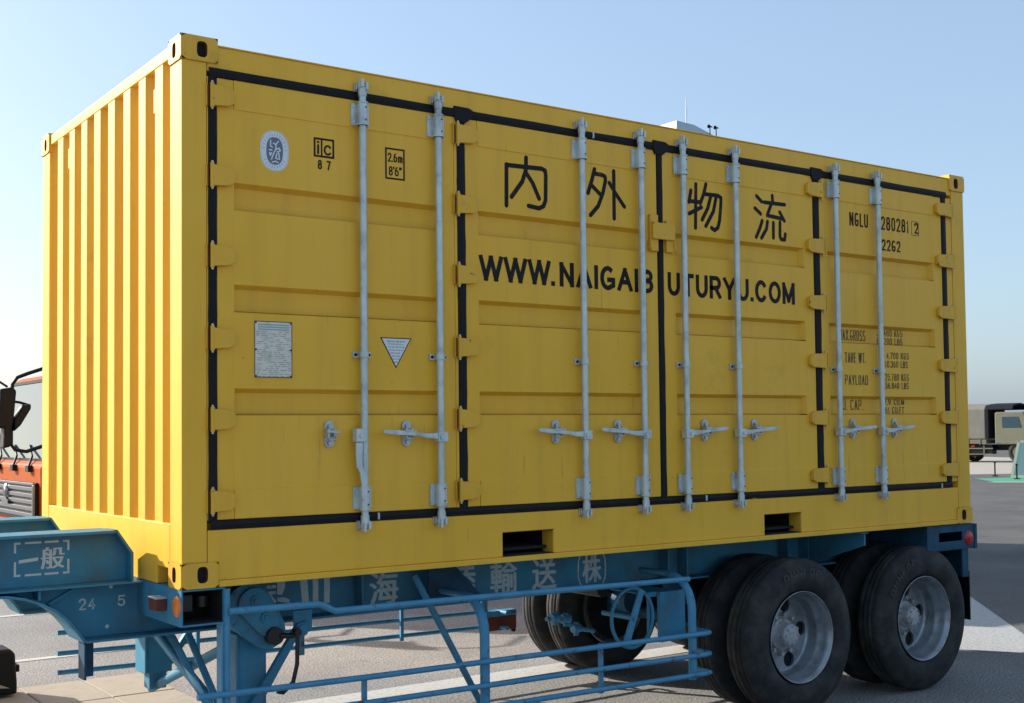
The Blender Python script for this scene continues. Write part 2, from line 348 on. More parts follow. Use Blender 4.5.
for ex in (0, 1):
    for ey in (0, 1):
        for ez in (0, 1):
            b = MB()
            X = lambda u: (u if not ex else L - u); Y = lambda v: (v if not ey else D - v); Zz = lambda q: (q if not ez else HT - q)
            ring_face(b, (0, .178, 0, .118), (.1, .062, .026, .038), lambda u, v, d: (X(u), Y(-.006 + d), Zz(v)), .03)
            ring_face(b, (-.006, .162, 0, .118), (.085, .062, .024, .036), lambda u, v, d: (X(-.004 + d), Y(u), Zz(v)), .03)
            bb = MB(); 
            b.add([(X(-.004), Y(-.006), Zz(0)), (X(.178), Y(-.006), Zz(0)), (X(.178), Y(.162), Zz(0)), (X(-.004), Y(.162), Zz(0))], [(0, 1, 2, 3)])
            b.add([(X(-.004), Y(-.006), Zz(.118)), (X(.178), Y(-.006), Zz(.118)), (X(.178), Y(.162), Zz(.118)), (X(-.004), Y(.162), Zz(.118))], [(0, 1, 2, 3)])
            b.add([(X(.178), Y(-.006), Zz(0)), (X(.178), Y(.162), Zz(0)), (X(.178), Y(.162), Zz(.118)), (X(.178), Y(-.006), Zz(.118))], [(0, 1, 2, 3)])
            b.add([(X(-.004), Y(.162), Zz(0)), (X(.178), Y(.162), Zz(0)), (X(.178), Y(.162), Zz(.118)), (X(-.004), Y(.162), Zz(.118))], [(0, 1, 2, 3)])
            b.add([(X(-.004), Y(-.006), Zz(0)), (X(0), Y(-.006), Zz(0)), (X(0), Y(-.006), Zz(.118)), (X(-.004), Y(-.006), Zz(.118))], [(0, 1, 2, 3)])
            b.build('corner_fitting', ['yellow_worn', 'rust_and_slot_shade', 'dark'], C)
# corrugated walls : front end wall, rear end, back side, roof
ridge = [(.277, .386), (.529, .630), (.766, .873), (1.023, 1.133), (1.274, 1.387), (1.522, 1.632), (1.770, 1.871), (2.011, 2.123)]
def corr(prof, z0, z1, mk):
    b = MB(); vs = [mk(u, d, z0) for u, d in prof] + [mk(u, d, z1) for u, d in prof]; n = len(prof)
    return b.add(vs, [(i, i + 1, n + i + 1, n + i) for i in range(n - 1)])
prof = [(.13, .014), (.151, .014), (.196, .056)]
for a, b in ridge: prof += [(a - .045, .056), (a, .010), (b, .010), (b + .045, .056)]
prof += [(2.24, .056), (2.285, .014), (2.31, .014)]
corr(prof, .295, 2.53, lambda u, d, z: (d, u, z)).build('end_wall', 'yellow', C)
corr(prof, .16, 2.53, lambda u, d, z: (L - d, u, z)).build('rear_wall', 'yellow', C)
pr = []; x = .13
while x < 5.85: pr += [(x, .012), (x + .07, .012), (x + .11, .046), (x + .18, .046)]; x += .22
corr(pr, .15, 2.48, lambda u, d, z: (u, D - d, z)).build('back_wall', 'yellow', C)
rp = []; x = .08
while x < 5.9: rp += [(x, .0), (x + .09, .0), (x + .115, -.02), (x + .185, -.02)]; x += .21
corr(rp, .05, D - .05, lambda u, d, z: (u, z, 2.562 + d)).build('roof', 'yellow', C)
for y_ in (.405, 1.9):
    b = MB(); b.prism([(y_ - .03, 2.29), (y_ + .025, 2.31), (y_ + .025, 2.41), (y_ - .03, 2.425)], .02, .05, 'x'); b.box(.012, .026, y_ - .03, y_ + .01, 2.30, 2.42)
    b.build('lashing_lug', 'yellow', C, bevel=.003)
# door gaskets
def gasket(x0, x1, z0, z1, y=.006):
    b = MB(); n = 24; vert = (z1 - z0) > (x1 - x0); a = []; c = []
    for i in range(n + 1):
        t = i / n; j1, j2 = random.uniform(-.0022, .0022), random.uniform(-.0022, .0022)
        if vert: a.append((x0 + j1, z0 + (z1 - z0) * t)); c.append((x1 + j2, z0 + (z1 - z0) * t))
        else: a.append((x0 + (x1 - x0) * t, z0 + j1)); c.append((x0 + (x1 - x0) * t, z1 + j2))
    vs = []; 
    for p, q in zip(a, c): vs += [(p[0], .03, p[1]), (p[0], y, p[1]), ((p[0] + q[0]) / 2, y - .004, (p[1] + q[1]) / 2), (q[0], y, q[1]), (q[0], .03, q[1])]
    b.add(vs, [(i * 5 + k, i * 5 + k + 1, i * 5 + 5 + k + 1, i * 5 + 5 + k) for i in range(n) for k in range(4)], 0, False)
    b.build('door_gasket', 'rubber_gasket', C)
gasket(.135, 5.842, 2.412, 2.454, .001); gasket(.142, 5.835, .270, .309, .001)
gasket(.134, .176, .30, 2.42); gasket(1.530, 1.580, .30, 2.42, .004); gasket(2.972, 3.014, .30, 2.42, .004)
gasket(4.378, 4.434, .30, 2.42, .004); gasket(5.786, 5.840, .30, 2.42)
for x_ in (1.555, 2.985, 4.40):
    b = MB(); b.prism([(x_ - .045, 2.468), (x_ + .05, 2.466), (x_ + .075, 2.455), (x_ + .075, 2.42), (x_ + .03, 2.385), (x_ - .03, 2.385), (x_ - .045, 2.42)], -.005, .02); b.build('gasket_joint', 'rubber_gasket', C)
for xa, xb in ((.1285, .1335), (1.5125, 1.5295), (5.8405, 5.904)):
    b = MB(); b.box(xa, xb, .008, .0515, .312, 2.41); b.build('door_jamb', 'yellow', C)
for x_, z_ in ((1.030, .290), (2.470, 2.433), (3.33, .290), (5.70, .285)):
    b = MB(); b.box(x_ - .005, x_ + .005, -.010, .004, z_ - .017, z_ + .017); b.build('seal_stud', 'galv', C, bevel=.001)
# ---- doors
TR = [(1.916, 1.790), (1.427, 1.300), (.931, .808)]
def door(x0, x1, tx0, tx1):
    yf, yp, yr = .006, .010, .046
    b = MB()
    def quad(a, b_, c, d): b.add([a, b_, c, d], [(0, 1, 2, 3)])
    # perimeter frame standing 4 mm proud
    b.box(x0, tx0 - .0005, yp - .0006, .03, .312, 2.41); b.box(tx1 + .0125, x1, yp - .0006, .03, .312, 2.41)
    b.box(tx0, tx1 + .012, yf, .03, .312, .452); b.box(tx0, tx1 + .012, yf, .03, 2.268, 2.41)
    # pressed panel
    z = 2.27; px0, px1 = tx0 - .002, tx1 + .014
    for zt, zb in TR:
        quad((px0, yp, zt), (px1, yp, zt), (px1, yp, z), (px0, yp, z))
        i = .026
        quad((px0, yp, zb - .006), (tx0 + .002, yp, zb - .006), (tx0 + .002, yp, zt), (px0, yp, zt)); quad((tx1, yp, zb - .006), (px1, yp, zb - .006), (px1, yp, zt), (tx1, yp, zt))
        O = [(tx0 + .002, yp, zb), (tx1, yp, zb), (tx1, yp, zt), (tx0 + .002, yp, zt)]
        I = [(tx0 + .014, yr, zb + .002), (tx1 - i, yr, zb + .002), (tx1 - i, yr, zt - .020), (tx0 + .014, yr, zt - .020)]
        for k in (1, 2, 3): quad(O[k], O[(k + 1) % 4], I[(k + 1) % 4], I[k])
        quad(*I); z = zb - .006
    quad((px0, yp, .45), (px1, yp, .45), (px1, yp, z), (px0, yp, z))
    return b.build('door', 'yellow', C, bevel=.0025)
doors = [door(.178, 1.512, .262, 1.432), door(1.582, 2.970, 1.664, 2.878), door(3.016, 4.376, 3.111, 4.283), door(4.436, 5.784, 4.515, 5.680)]
for d_, t_ in zip(doors, ('yellow door with oval emblem, data plate and triangular notice', 'yellow door reading WWW.NAIGAIB under two large characters', 'yellow door reading UTURYU.COM under two large characters', 'yellow door with container number and weight table')): d_['label'] = t_
# hinges
def hinge_mb(xl, xr, s):
    """blade from the knuckle at xl towards xr (s=+1 blade to the right), centre z=0"""
    b = MB(); h = .05
    b.prism([(xl + s * .028, h), (xr - s * .03, h - .006), (xr, h - .022), (xr, -h + .022), (xr - s * .03, -h + .006), (xl + s * .028, -h)], -.020, .0075)
    b.cyl((xl + s * .027, -.012, -h - .008), (xl + s * .027, -.012, h + .008), .010, 14)
    b.cyl((xl + s * .027, -.012, -h - .018), (xl + s * .027, -.012, h + .018), .006, 10, 1)
    a, c = sorted((xl, xl + s * .004)); b.box(a, c, -.010, .02, -h - .004, h + .004)
    a, c = sorted((xl + s * .0045, xl + s * .017)); b.box(a, c, -.002, .02, -h, h, 2)  # rust-coloured strip in place of the shadow in the slot
    return b
HZ = [2.318, 1.937, 1.556, 1.165, .783, .400]
def hinges(d, xl, xr, s):
    b = hinge_mb(xl, xr, s); b.v = [(x, y, z + HZ[0]) for x, y, z in b.v]
    h0 = b.build('hinge', ['yellow_worn', 'galv_dark', 'rust_and_slot_shade'], d, bevel=.002, base=(3.03, 1.22, 0))
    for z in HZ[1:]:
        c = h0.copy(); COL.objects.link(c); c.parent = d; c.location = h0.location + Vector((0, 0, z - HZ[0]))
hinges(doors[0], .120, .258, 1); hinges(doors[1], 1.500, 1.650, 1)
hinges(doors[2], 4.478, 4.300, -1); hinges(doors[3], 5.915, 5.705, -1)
# lock rods with cams, guides
ry_ = -.030
def rod(d, xm):
    x = AX(xm, ry_)
    b = MB()
    b.cyl((x, ry_, .25), (x, ry_, 2.47), .0185, 16)
    for z0, z1 in ((.325, .445), (2.275, 2.395)):
        b.cyl((x, ry_, z0), (x, ry_, z1), .0255, 18)
        for q in (z0, z1 - .006): b.cyl((x, ry_, q), (x, ry_, q + .006), .030, 18)
    # cam ends
    for z, s in ((.250, -1), (2.476, 1)):
        b.cyl((x, ry_, z - s * .05), (x, ry_, z - s * .008), .022, 14)
        b.box(x - .024, x + .020, ry_ - .014, ry_ + .02, z - .012, z + .012)
        b.box(x - .020, x - .006, ry_ - .030, ry_ + .01, z - .022 + s * .012, z + .022 + s * .012)
        b.box(x + .008, x + .022, ry_ - .026, ry_ + .01, z - .020, z + .018)
    r = b.build('lock_rod', 'galv', d, bevel=.002)
    for z0, z1 in ((.330, .442), (2.278, 2.390)):
        p = MB(); p.box(x - .052, x + .048, -.008, .0075, z0, z1)
        for sx in (-.042, .040):
            for zz in (z0 + .016, z1 - .016): p.cyl((x + sx, -.014, zz), (x + sx, -.006, zz), .007, 8)
        p.box(x - .024, x - .018, -.03, -.008, z0 + .005, z1 - .005); p.box(x + .018, x + .024, -.03, -.008, z0 + .005, z1 - .005)
        for zz in (z0 + .024, z1 - .024): p.cyl((x + .006, ry_ - .0265, zz), (x + .006, ry_ - .02, zz), .0045, 8, 1)
        p.build('rod_guide', ['galv', 'dark'], d, bevel=.0015)
    q = MB(); q.box(x - .048, x + .052, -.006, .010, 1.092, 1.124); q.cyl((x, ry_, 1.094), (x, ry_, 1.122), .0245, 18)
    for sx in (-.036, .040): q.cyl((x + sx, -.012, 1.108), (x + sx, -.005, 1.108), .008, 8, 1)
    q.build('rod_clip', ['galv', 'dark'], d, bevel=.0015)
    for z in (.252, 2.476):
        k = MB(); k.box(x - .032, x - .026, -.024, .004, z - .020, z + .018); k.box(x + .026, x + .033, -.028, .004, z - .024, z + .020); k.box(x - .034, x + .033, -.004, .0045, z - .024, z + .020)
        k.build('cam_keeper', 'galv_dark', d, bevel=.002)
    return x
def keeper(d, xm, z=.707):
    x = AX(xm, -.012); b = MB(); poly = []
    for k in range(12): t = math.pi * k / 11; poly.append((x + .026 * math.cos(t), z + .043 + .026 * math.sin(t)))
    for k in range(12): t = math.pi + math.pi * k / 11; poly.append((x + .026 * math.cos(t), z - .040 + .026 * math.sin(t)))
    b.prism(poly, -.004, .0105)
    b.cyl((x, -.016, z + .040), (x, 0, z + .040), .011, 10); b.cyl((x, -.014, z - .044), (x, 0, z - .044), .011, 10)
    b.box(x - .026, x - .014, -.040, -.002, z - .014, z + .030); b.box(x + .010, x + .024, -.034, -.002, z - .012, z + .026)
    b.tube([(x - .022, -.036, z - .014), (x - .008, -.046, z - .03), (x + .012, -.044, z - .026), (x + .02, -.03, z - .005)], .006, 8)
    b.prism([(x - .034, z + .008), (x + .036, z + .004), (x + .036, z + .016), (x - .034, z + .024)], -.052, -.044)
    b.build('handle_keeper', 'galv_dark', d, bevel=.0015)
def handle(d, x, s, ln, zc=.702):
    b = MB()
    b.box(x - .029, x + .029, -.058, -.010, zc - .040, zc + .012)
    b.cyl((x + s * .010, -.066, zc - .014), (x + s * .010, -.05, zc - .014), .012, 12)
    pts = [(.022, -.010, .017), (.09, -.008, .013), (.14, .000, .010), (.20, .006, .011), (.26, .010, .013), (ln - .012, .016, .011), (ln, .016, .006)]
    prev = None
    vs = []; 
    for a, dz, h in pts:
        for yy, zz in ((-.052, h), (-.040, h), (-.040, -h), (-.052, -h)): vs.append((x + s * a, yy, zc + dz + zz))
    n = len(pts); fs = [(i * 4 + k, i * 4 + (k + 1) % 4, i * 4 + 4 + (k + 1) % 4, i * 4 + 4 + k) for i in range(n - 1) for k in range(4)] + [(0, 1, 2, 3), tuple(range(4 * n - 4, 4 * n))]
    b.add(vs, fs); b.build('door_handle', 'galv', d, bevel=.003)
X1 = rod(doors[0], .955); X2 = rod(doors[0], 1.410); X3 = rod(doors[1], 2.388); X4 = rod(doors[1], 2.840)
X5 = rod(doors[2], 3.184); X6 = rod(doors[2], 3.639); X7 = rod(doors[3], 4.601); X8 = rod(doors[3], 5.050)
for d, x, s, ln in ((doors[0], X2, -1, .355), (doors[1], X3, -1, .345), (doors[1], X4, -1, .345), (doors[2], X5, 1, .33), (doors[2], X6, 1, .325), (doors[3], X7, 1, .36), (doors[3], X8, 1, .33)): handle(d, x, s, ln)
for d, x in ((doors[0], .762), (doors[0], 1.207), (doors[1], 2.180), (doors[1], 2.638), (doors[2], 3.343), (doors[2], 3.783), (doors[3], 4.742), (doors[3], 5.195)): keeper(d, x)
# first rod's handle hangs folded down
b = MB(); x = X1 - .028
b.box(x - .032, x + .030, -.058, -.012, .668, .735); b.cyl((x - .004, -.066, .70), (x - .004, -.05, .70), .012, 12)
vs = []
pts = [(.665, -.012, .020), (.60, -.014, .018), (.545, -.012, .016), (.51, .006, .015), (.46, .012, .014), (.40, .010, .012), (.375, .010, .006)]
for z, dx, h in pts:
    for yy, xx in ((-.054, -h), (-.042, -h), (-.042, h), (-.054, h)): vs.append((x + dx + xx, yy, z))
n = len(pts); b.add(vs, [(i * 4 + k, i * 4 + (k + 1) % 4, i * 4 + 4 + (k + 1) % 4, i * 4 + 4 + k) for i in range(n - 1) for k in range(4)] + [(0, 1, 2, 3), tuple(range(4 * n - 4, 4 * n))])
b.build('door_handle', 'galv', doors[0], bevel=.003)['label'] = 'steel door handle hanging folded down along its rod'
# centre latch plate between doors two and three
b = MB(); b.box(2.897, 2.962, -.012, .0075, 1.79, 2.012); b.box(3.028, 3.094, -.012, .0075, 1.79, 1.985)
b.box(2.905, 3.085, -.030, -.0125, 1.862, 1.962)
for xx in (2.89, 3.085): b.box(xx, xx + .012, -.022, .007, 1.80, 1.86)
b.build('latch_plate', 'yellow_worn', C, bevel=.003)

# ---- pen-stroke alphabet (unit box), for the painted lettering
def arc(cx, cy, rx, ry, a0, a1, e=1.0, n=14):
    out = []
    for k in range(n + 1):
        t = R(a0 + (a1 - a0) * k / n); c_, s_ = math.cos(t), math.sin(t)
        out.append((cx + rx * math.copysign(abs(c_) ** e, c_), cy + ry * math.copysign(abs(s_) ** e, s_)))
    return out
def glyph(ch, e):
    A = lambda *a, **k: arc(*a, e=e, **k)
    G = {'W': [[(0, 1), (.25, 0)], [(.25, 0), (.5, 1)], [(.5, 1), (.75, 0)], [(.75, 0), (1, 1)]], 'N': [[(0, 0), (0, 1)], [(0, 1), (1, 0)], [(1, 0), (1, 1)]], 'A': [[(0, 0), (.5, 1)], [(.5, 1), (1, 0)], [(.2, .36), (.8, .36)]],
         'I': [[(.5, 0), (.5, 1)]], 'U': [[(0, 1), (0, .4)] + A(.5, .4, .5, .4, 180, 360)[1:] + [(1, 1)]], 'T': [[(0, 1), (1, 1)], [(.5, 1), (.5, 0)]], 'Y': [[(0, 1), (.5, .45)], [(1, 1), (.5, .45)], [(.5, .45), (.5, 0)]],
         'M': [[(0, 0), (0, 1)], [(0, 1), (.5, .1)], [(.5, .1), (1, 1)], [(1, 1), (1, 0)]], 'L': [[(0, 1), (0, 0), (1, 0)]], 'E': [[(1, 1), (0, 1), (0, 0), (1, 0)], [(0, .52), (.85, .52)]], 'F': [[(1, 1), (0, 1), (0, 0)], [(0, .5), (.85, .5)]],
         'X': [[(0, 0), (1, 1)], [(0, 1), (1, 0)]], 'K': [[(0, 0), (0, 1)], [(0, .36), (1, 1)], [(.34, .58), (1, 0)]], 'O': [A(.5, .5, .5, .5, 0, 360, n=28)], '0': [A(.5, .5, .5, .5, 0, 360, n=28)],
         'C': [A(.5, .5, .5, .5, 42, 318, n=22)], 'G': [A(.5, .5, .5, .5, 58, 300, n=22) + [(1, .14), (1, .42), (.6, .42)]],
         'B': [[(0, 0), (0, 1), (.55, 1)] + A(.55, .765, .40, .235, 90, -90)[1:] + [(0, .53)], [(.55, .53)] + A(.55, .265, .45, .265, 90, -90) + [(0, 0)]],
         'R': [[(0, 0), (0, 1), (.55, 1)] + A(.55, .735, .42, .265, 90, -90)[1:] + [(0, .47)], [(.5, .47), (1, 0)]], 'P': [[(0, 0), (0, 1), (.55, 1)] + A(.55, .735, .45, .265, 90, -90)[1:] + [(0, .47)]],
         'D': [[(0, 0), (0, 1), (.4, 1)] + A(.4, .5, .6, .5, 90, -90)[1:] + [(0, 0)]], 'S': [A(.5, .745, .46, .255, 25, 270)[:] + A(.5, .25, .5, .25, 90, -155)[1:]],
         '1': [[(.15, .78), (.6, 1), (.6, 0)]], '2': [A(.5, .72, .5, .28, 170, -25) + [(0, 0), (1, 0)]], '3': [A(.48, .75, .44, .25, 160, -90), A(.48, .26, .5, .26, 90, -160)], '4': [[(.75, 0), (.75, 1), (0, .3), (1, .3)]],
         '5': [[(.95, 1), (.12, 1), (.06, .55)] + A(.48, .32, .5, .32, 130, -160)], '6': [A(.5, .31, .5, .31, 0, 360, n=24), [(.0, .31), (.06, .62), (.3, .93), (.62, 1)]], '7': [[(0, 1), (1, 1), (.35, 0)]],
         '8': [A(.5, .755, .43, .245, 0, 360, n=24), A(.5, .265, .5, .265, 0, 360, n=24)], '9': [A(.5, .69, .5, .31, 0, 360, n=24), [(1, .69), (.94, .38), (.7, .07), (.38, 0)]], '.': [[(.5, 0), (.5, .02)]], "'": [[(.5, 1), (.5, .8)]],
         'i': [[(.5, 0), (.5, .66)], [(.5, .93), (.5, .96)]], 'm': [[(0, 0), (0, .66)], [(0, .5)] + A(.25, .46, .25, .2, 180, 0)[1:] + [(.5, 0)], [(.5, .5)] + A(.75, .46, .25, .2, 180, 0)[1:] + [(1, 0)]], '-': [[(0, .5), (1, .5)]]}
    return G[ch]
def pen(mb, body, x0, x1, z0, z1, yf, sw, e=1.0, gap=.30, th=.0012, mi=0, widths=None):
    """lettering drawn with a flat pen of width sw, fitted to the box"""
    wd = {'I': .12, '.': .12, "'": .12, 'i': .12, 'W': 1.45, 'M': 1.12, ' ': .55, '1': .62, 'm': 1.25, 'L': .85, 'E': .88, 'F': .85}
    if widths: wd.update(widths)
    ws = [wd.get(c_, 1.0) for c_ in body]; tot = sum(ws) + gap * (len(body) - 1); un = (x1 - x0) / tot; x = x0; h = sw / 2
    for c_, w_ in zip(body, ws):
        if c_ != ' ':
            a, b_ = x + h, x + w_ * un - h
            if b_ < a: a = b_ = x + w_ * un / 2
            for si, st in enumerate(glyph(c_, e)):
                pts = [(a + p[0] * (b_ - a), z0 + h + p[1] * (z1 - z0 - sw)) for p in st]
                left = []; right = []; n = len(pts); closed = n > 2 and math.dist(pts[0], pts[-1]) < 1e-6
                def ext(p, q): d_ = math.dist(p, q) or 1e-9; return (p[0] + (p[0] - q[0]) / d_ * h * .9, p[1] + (p[1] - q[1]) / d_ * h * .9)
                if not closed:
                    if n == 2 and c_ not in "0O": pts = [ext(pts[0], pts[1]), ext(pts[1], pts[0])] if c_ not in 'AWXYKMN' or abs(pts[0][0] - pts[1][0]) < 1e-6 else [ext(pts[0], pts[1]), ext(pts[1], pts[0])]
                    elif n > 2: pts = [ext(pts[0], pts[1])] + pts[1:-1] + [ext(pts[-1], pts[-2])]
                for i in range(n):
                    p0 = pts[i - 1] if i else (pts[-2] if closed else None); p2 = pts[i + 1] if i < n - 1 else (pts[1] if closed else None)
                    nn = []
                    for q0, q1 in ((p0, pts[i]), (pts[i], p2)):
                        if q0 is None or q1 is None: continue
                        d_ = math.dist(q0, q1) or 1e-9; nn.append((-(q1[1] - q0[1]) / d_, (q1[0] - q0[0]) / d_))
                    if len(nn) == 2:
                        mx_, my_ = nn[0][0] + nn[1][0], nn[0][1] + nn[1][1]; l2 = mx_ * mx_ + my_ * my_
                        k_ = min(2 / l2, 1.8) if l2 > 1e-6 else 1; mx_, my_ = mx_ * k_, my_ * k_
                    else: mx_, my_ = nn[0]
                    left.append((pts[i][0] + mx_ * h, pts[i][1] + my_ * h)); right.append((pts[i][0] - mx_ * h, pts[i][1] - my_ * h))
                j = si * .0003
                vs = [(p[0], yf - th - j, min(max(p[1], z0), z1)) for p in left] + [(p[0], yf - th - j, min(max(p[1], z0), z1)) for p in right] + [(p[0], yf, min(max(p[1], z0), z1)) for p in left] + [(p[0], yf, min(max(p[1], z0), z1)) for p in right]
                fs = []
                for i in range(n - 1): fs += [(i, i + 1, n + i + 1, n + i), (i, i + 1, 2 * n + i + 1, 2 * n + i), (n + i, n + i + 1, 3 * n + i + 1, 3 * n + i)]
                fs += [(0, n, 3 * n, 2 * n), (n - 1, 2 * n - 1, 4 * n - 1, 3 * n - 1)]
                mb.add(vs, fs, mi)
        x += (w_ + gap) * un
    return mb
# ---- lettering
yl, yd = .0095, .0455
K = {'nei': [[(1.859, 2.193), (1.856, 1.964)], [(1.859, 2.19), (1.985, 2.193), (2.101, 2.197), (2.126, 2.189), (2.131, 2.161), (2.127, 2.017), (2.112, 1.984), (2.08, 1.969), (2.008, 1.976)], [(1.994, 2.247), (1.992, 2.177), (1.966, 2.109), (1.891, 2.015)], [(1.993, 2.16), (2.037, 2.11), (2.082, 2.024)]],
'gai': [[(2.488, 2.239), (2.468, 2.175), (2.437, 2.094)], [(2.484, 2.214), (2.547, 2.211), (2.567, 2.204), (2.57, 2.18), (2.549, 2.105), (2.513, 2.026), (2.454, 1.966)], [(2.469, 2.139), (2.53, 2.094)], [(2.634, 2.244), (2.633, 1.962)], [(2.599, 2.171), (2.644, 2.115), (2.713, 2.04)]],
'butsu': [[(3.257, 2.196), (3.239, 2.122)], [(3.245, 2.128), (3.338, 2.13)], [(3.3, 2.24), (3.291, 1.965)], [(3.24, 2.05), (3.345, 2.099)], [(3.387, 2.249), (3.366, 2.184), (3.335, 2.122)], [(3.377, 2.185), (3.489, 2.187), (3.516, 2.176), (3.515, 2.14), (3.501, 2.029), (3.484, 1.982), (3.456, 1.964), (3.429, 1.977)], [(3.428, 2.178), (3.399, 2.098), (3.349, 2.021)], [(3.475, 2.179), (3.448, 2.083), (3.38, 1.984)]],
'ryu': [[(3.839, 2.221), (3.885, 2.189)], [(3.822, 2.14), (3.874, 2.108)], [(3.887, 2.064), (3.862, 2.007), (3.829, 1.953)], [(3.986, 2.238), (3.99, 2.191)], [(3.908, 2.187), (4.103, 2.19)], [(3.972, 2.175), (3.935, 2.104), (4.089, 2.093)], [(4.054, 2.136), (4.097, 2.082)], [(3.937, 2.063), (3.926, 2.013), (3.878, 1.951)], [(3.992, 2.06), (3.99, 1.961)], [(4.055, 2.069), (4.052, 1.976), (4.064, 1.956), (4.097, 1.957), (4.104, 1.995)]]}
for key, d in (('nei', doors[1]), ('gai', doors[1]), ('butsu', doors[2]), ('ryu', doors[2])):
    b = MB()
    for st in K[key]: b.stroke(st, .0255, yl - .001, yl + .001)
    b.build('lettering', 'ink', d)
# web address : letter groups as they sit on the two doors
pen(MB(), 'WWW.', 1.668, 2.186, 1.534, 1.678, yl, .0265, gap=.04, widths={'W': 1.3, '.': .2}).build('lettering', 'ink', doors[1])
pen(MB(), 'NAIGAIB', 2.221, 2.932, 1.534, 1.677, yl, .0275, gap=.17, widths={'I': .26, 'A': 1.15, 'G': 1.1}).build('lettering', 'ink', doors[1])
pen(MB(), 'UTURYU.COM', 3.050, 4.182, 1.530, 1.675, yl, .0275, gap=.16, widths={'.': .26, 'O': 1.12, 'C': 1.08, 'M': 1.15, 'Y': 1.1}).build('lettering', 'ink', doors[2])
def write(items, d, m, sw, e=.62, gap=.34):
    for body, x0, x1, z0, z1, y in items:
        pen(MB(), body, AX(x0, y), AX(x1, y), AZ(z0, y), AZ(z1, y), y - .0005, sw, e, gap).build('lettering', m, d)
write([('NGLU', 4.742, 4.938, 2.108, 2.203, yl), ('280281', 5.082, 5.392, 2.109, 2.205, yl), ('2', 5.456, 5.501, 2.112, 2.192, yl), ('22G2', 5.084, 5.290, 1.962, 2.042, yl)], doors[3], 'ink', .0125)
write([('MAX.GROSS', 4.606, 4.881, 1.311, 1.386, yd), ('TARE WT.', 4.663, 4.880, 1.160, 1.230, yl), ('PAYLOAD', 4.659, 4.900, 1.008, 1.077, yl), ('CU. CAP.', 4.585, 4.838, .834, .907, yd)], doors[3], 'ink_faded', .0072, gap=.3)
write([('30.480 KGS', 5.005, 5.288, 1.353, 1.408, yd), ('67.200 LBS', 5.005, 5.286, 1.296, 1.342, yd), ('4.700 KGS', 5.107, 5.355, 1.196, 1.242, yl), ('10.360 LBS', 5.090, 5.342, 1.135, 1.182, yl),
       ('25.780 KGS', 5.088, 5.350, 1.042, 1.092, yl), ('56.840 LBS', 5.088, 5.348, .985, 1.030, yl), ('32.9 CU.M', 5.030, 5.290, .872, .912, yd), ('1161 CU.FT', 5.030, 5.288, .812, .858, yd)], doors[3], 'ink_faded', .0060, gap=.36)
def frame_rect(b, x0, x1, z0, z1, t, y0, y1, mi=0):
    b.box(x0, x1, y0, y1, z1 - t, z1, mi); b.box(x0, x1, y0, y1, z0, z0 + t, mi); b.box(x0, x0 + t, y0, y1, z0 + t, z1 - t, mi); b.box(x1 - t, x1, y0, y1, z0 + t, z1 - t, mi)
b = MB(); frame_rect(b, 5.436, 5.520, 2.100, 2.203, .004, yl - .001, yl + .001); b.build('decal_frame', 'ink_faded', doors[3])
# iC 87 mark, height mark
b = MB(); frame_rect(b, .684, .797, 2.094, 2.191, .0095, yl - .001, yl + .001); b.box(.7235, .7315, yl - .001, yl + .001, 2.103, 2.182)
pen(b, 'i', .700, .716, 2.108, 2.178, yl, .0105); pen(b, 'C', .739, .784, 2.107, 2.160, yl, .0095); pen(b, '8 7', .706, .777, 2.033, 2.080, yl, .0075, .8)
b.build('approval_mark', 'ink', doors[0])
b = MB(); frame_rect(b, 1.091, 1.207, 2.028, 2.192, .0085, yl - .001, yl + .001)
pen(b, '2.6m', 1.106, 1.194, 2.119, 2.166, yl, .0068, .85, .22); pen(b, "8'6''", 1.112, 1.186, 2.047, 2.096, yl, .0068, .8, .22)
b.build('height_mark', 'ink', doors[0])
# oval classification emblem
def oval(cx, cz, rx, rz, n=40, e=.82): 
    return [(cx + rx * math.copysign(abs(math.cos(2 * math.pi * k / n)) ** e, math.cos(2 * math.pi * k / n)), cz + rz * math.copysign(abs(math.sin(2 * math.pi * k / n)) ** e, math.sin(2 * math.pi * k / n))) for k in range(n)]
b = MB(); cx, cz = .473, 2.094
b.prism(oval(cx, cz, .076, .099), yl - .0012, yl + .001, 'y', 0); b.prism(oval(cx, cz, .044, .068), yl - .0020, yl - .0012, 'y', 1)
b.prism(oval(cx, cz, .0735, .0965), yl - .0014, yl - .0012, 'y', 2); b.prism(oval(cx, cz, .0705, .0935), yl - .0017, yl - .0014, 'y', 0)
def u(px, py): return (.397 + (px - 130) / 375 * .152, 2.193 - (py - 70) / 505 * .198)
for st in [[(265, 195), (262, 260), (285, 280)], [(365, 195), (335, 235), (330, 300), (300, 360), (275, 430)], [(300, 225), (330, 240)], [(335, 300), (375, 280), (390, 310), (350, 330)], [(245, 315), (280, 315)], [(250, 350), (260, 385), (275, 350)], [(345, 350), (330, 410), (360, 420)], [(370, 340), (378, 420)], [(285, 465), (330, 450), (360, 465)]]:
    b.stroke([u(*p) for p in st], .0062, yl - .0028, yl - .002, 0)
for k in range(26):
    t = 2 * math.pi * (k + .5) / 26
    if abs(math.cos(t)) > .93 and math.sin(t) < 0: continue
    ex, ez = cx + .0585 * math.cos(t), cz + .081 * math.sin(t)
    b.stroke([(ex - .004 * math.cos(t), ez - .004 * math.sin(t)), (ex + .004 * math.cos(t), ez + .004 * math.sin(t))], .005, yl - .0022, yl - .0017, 2)
b.build('emblem', ['decal_white', 'decal_grey', 'galv_dark'], doors[0])
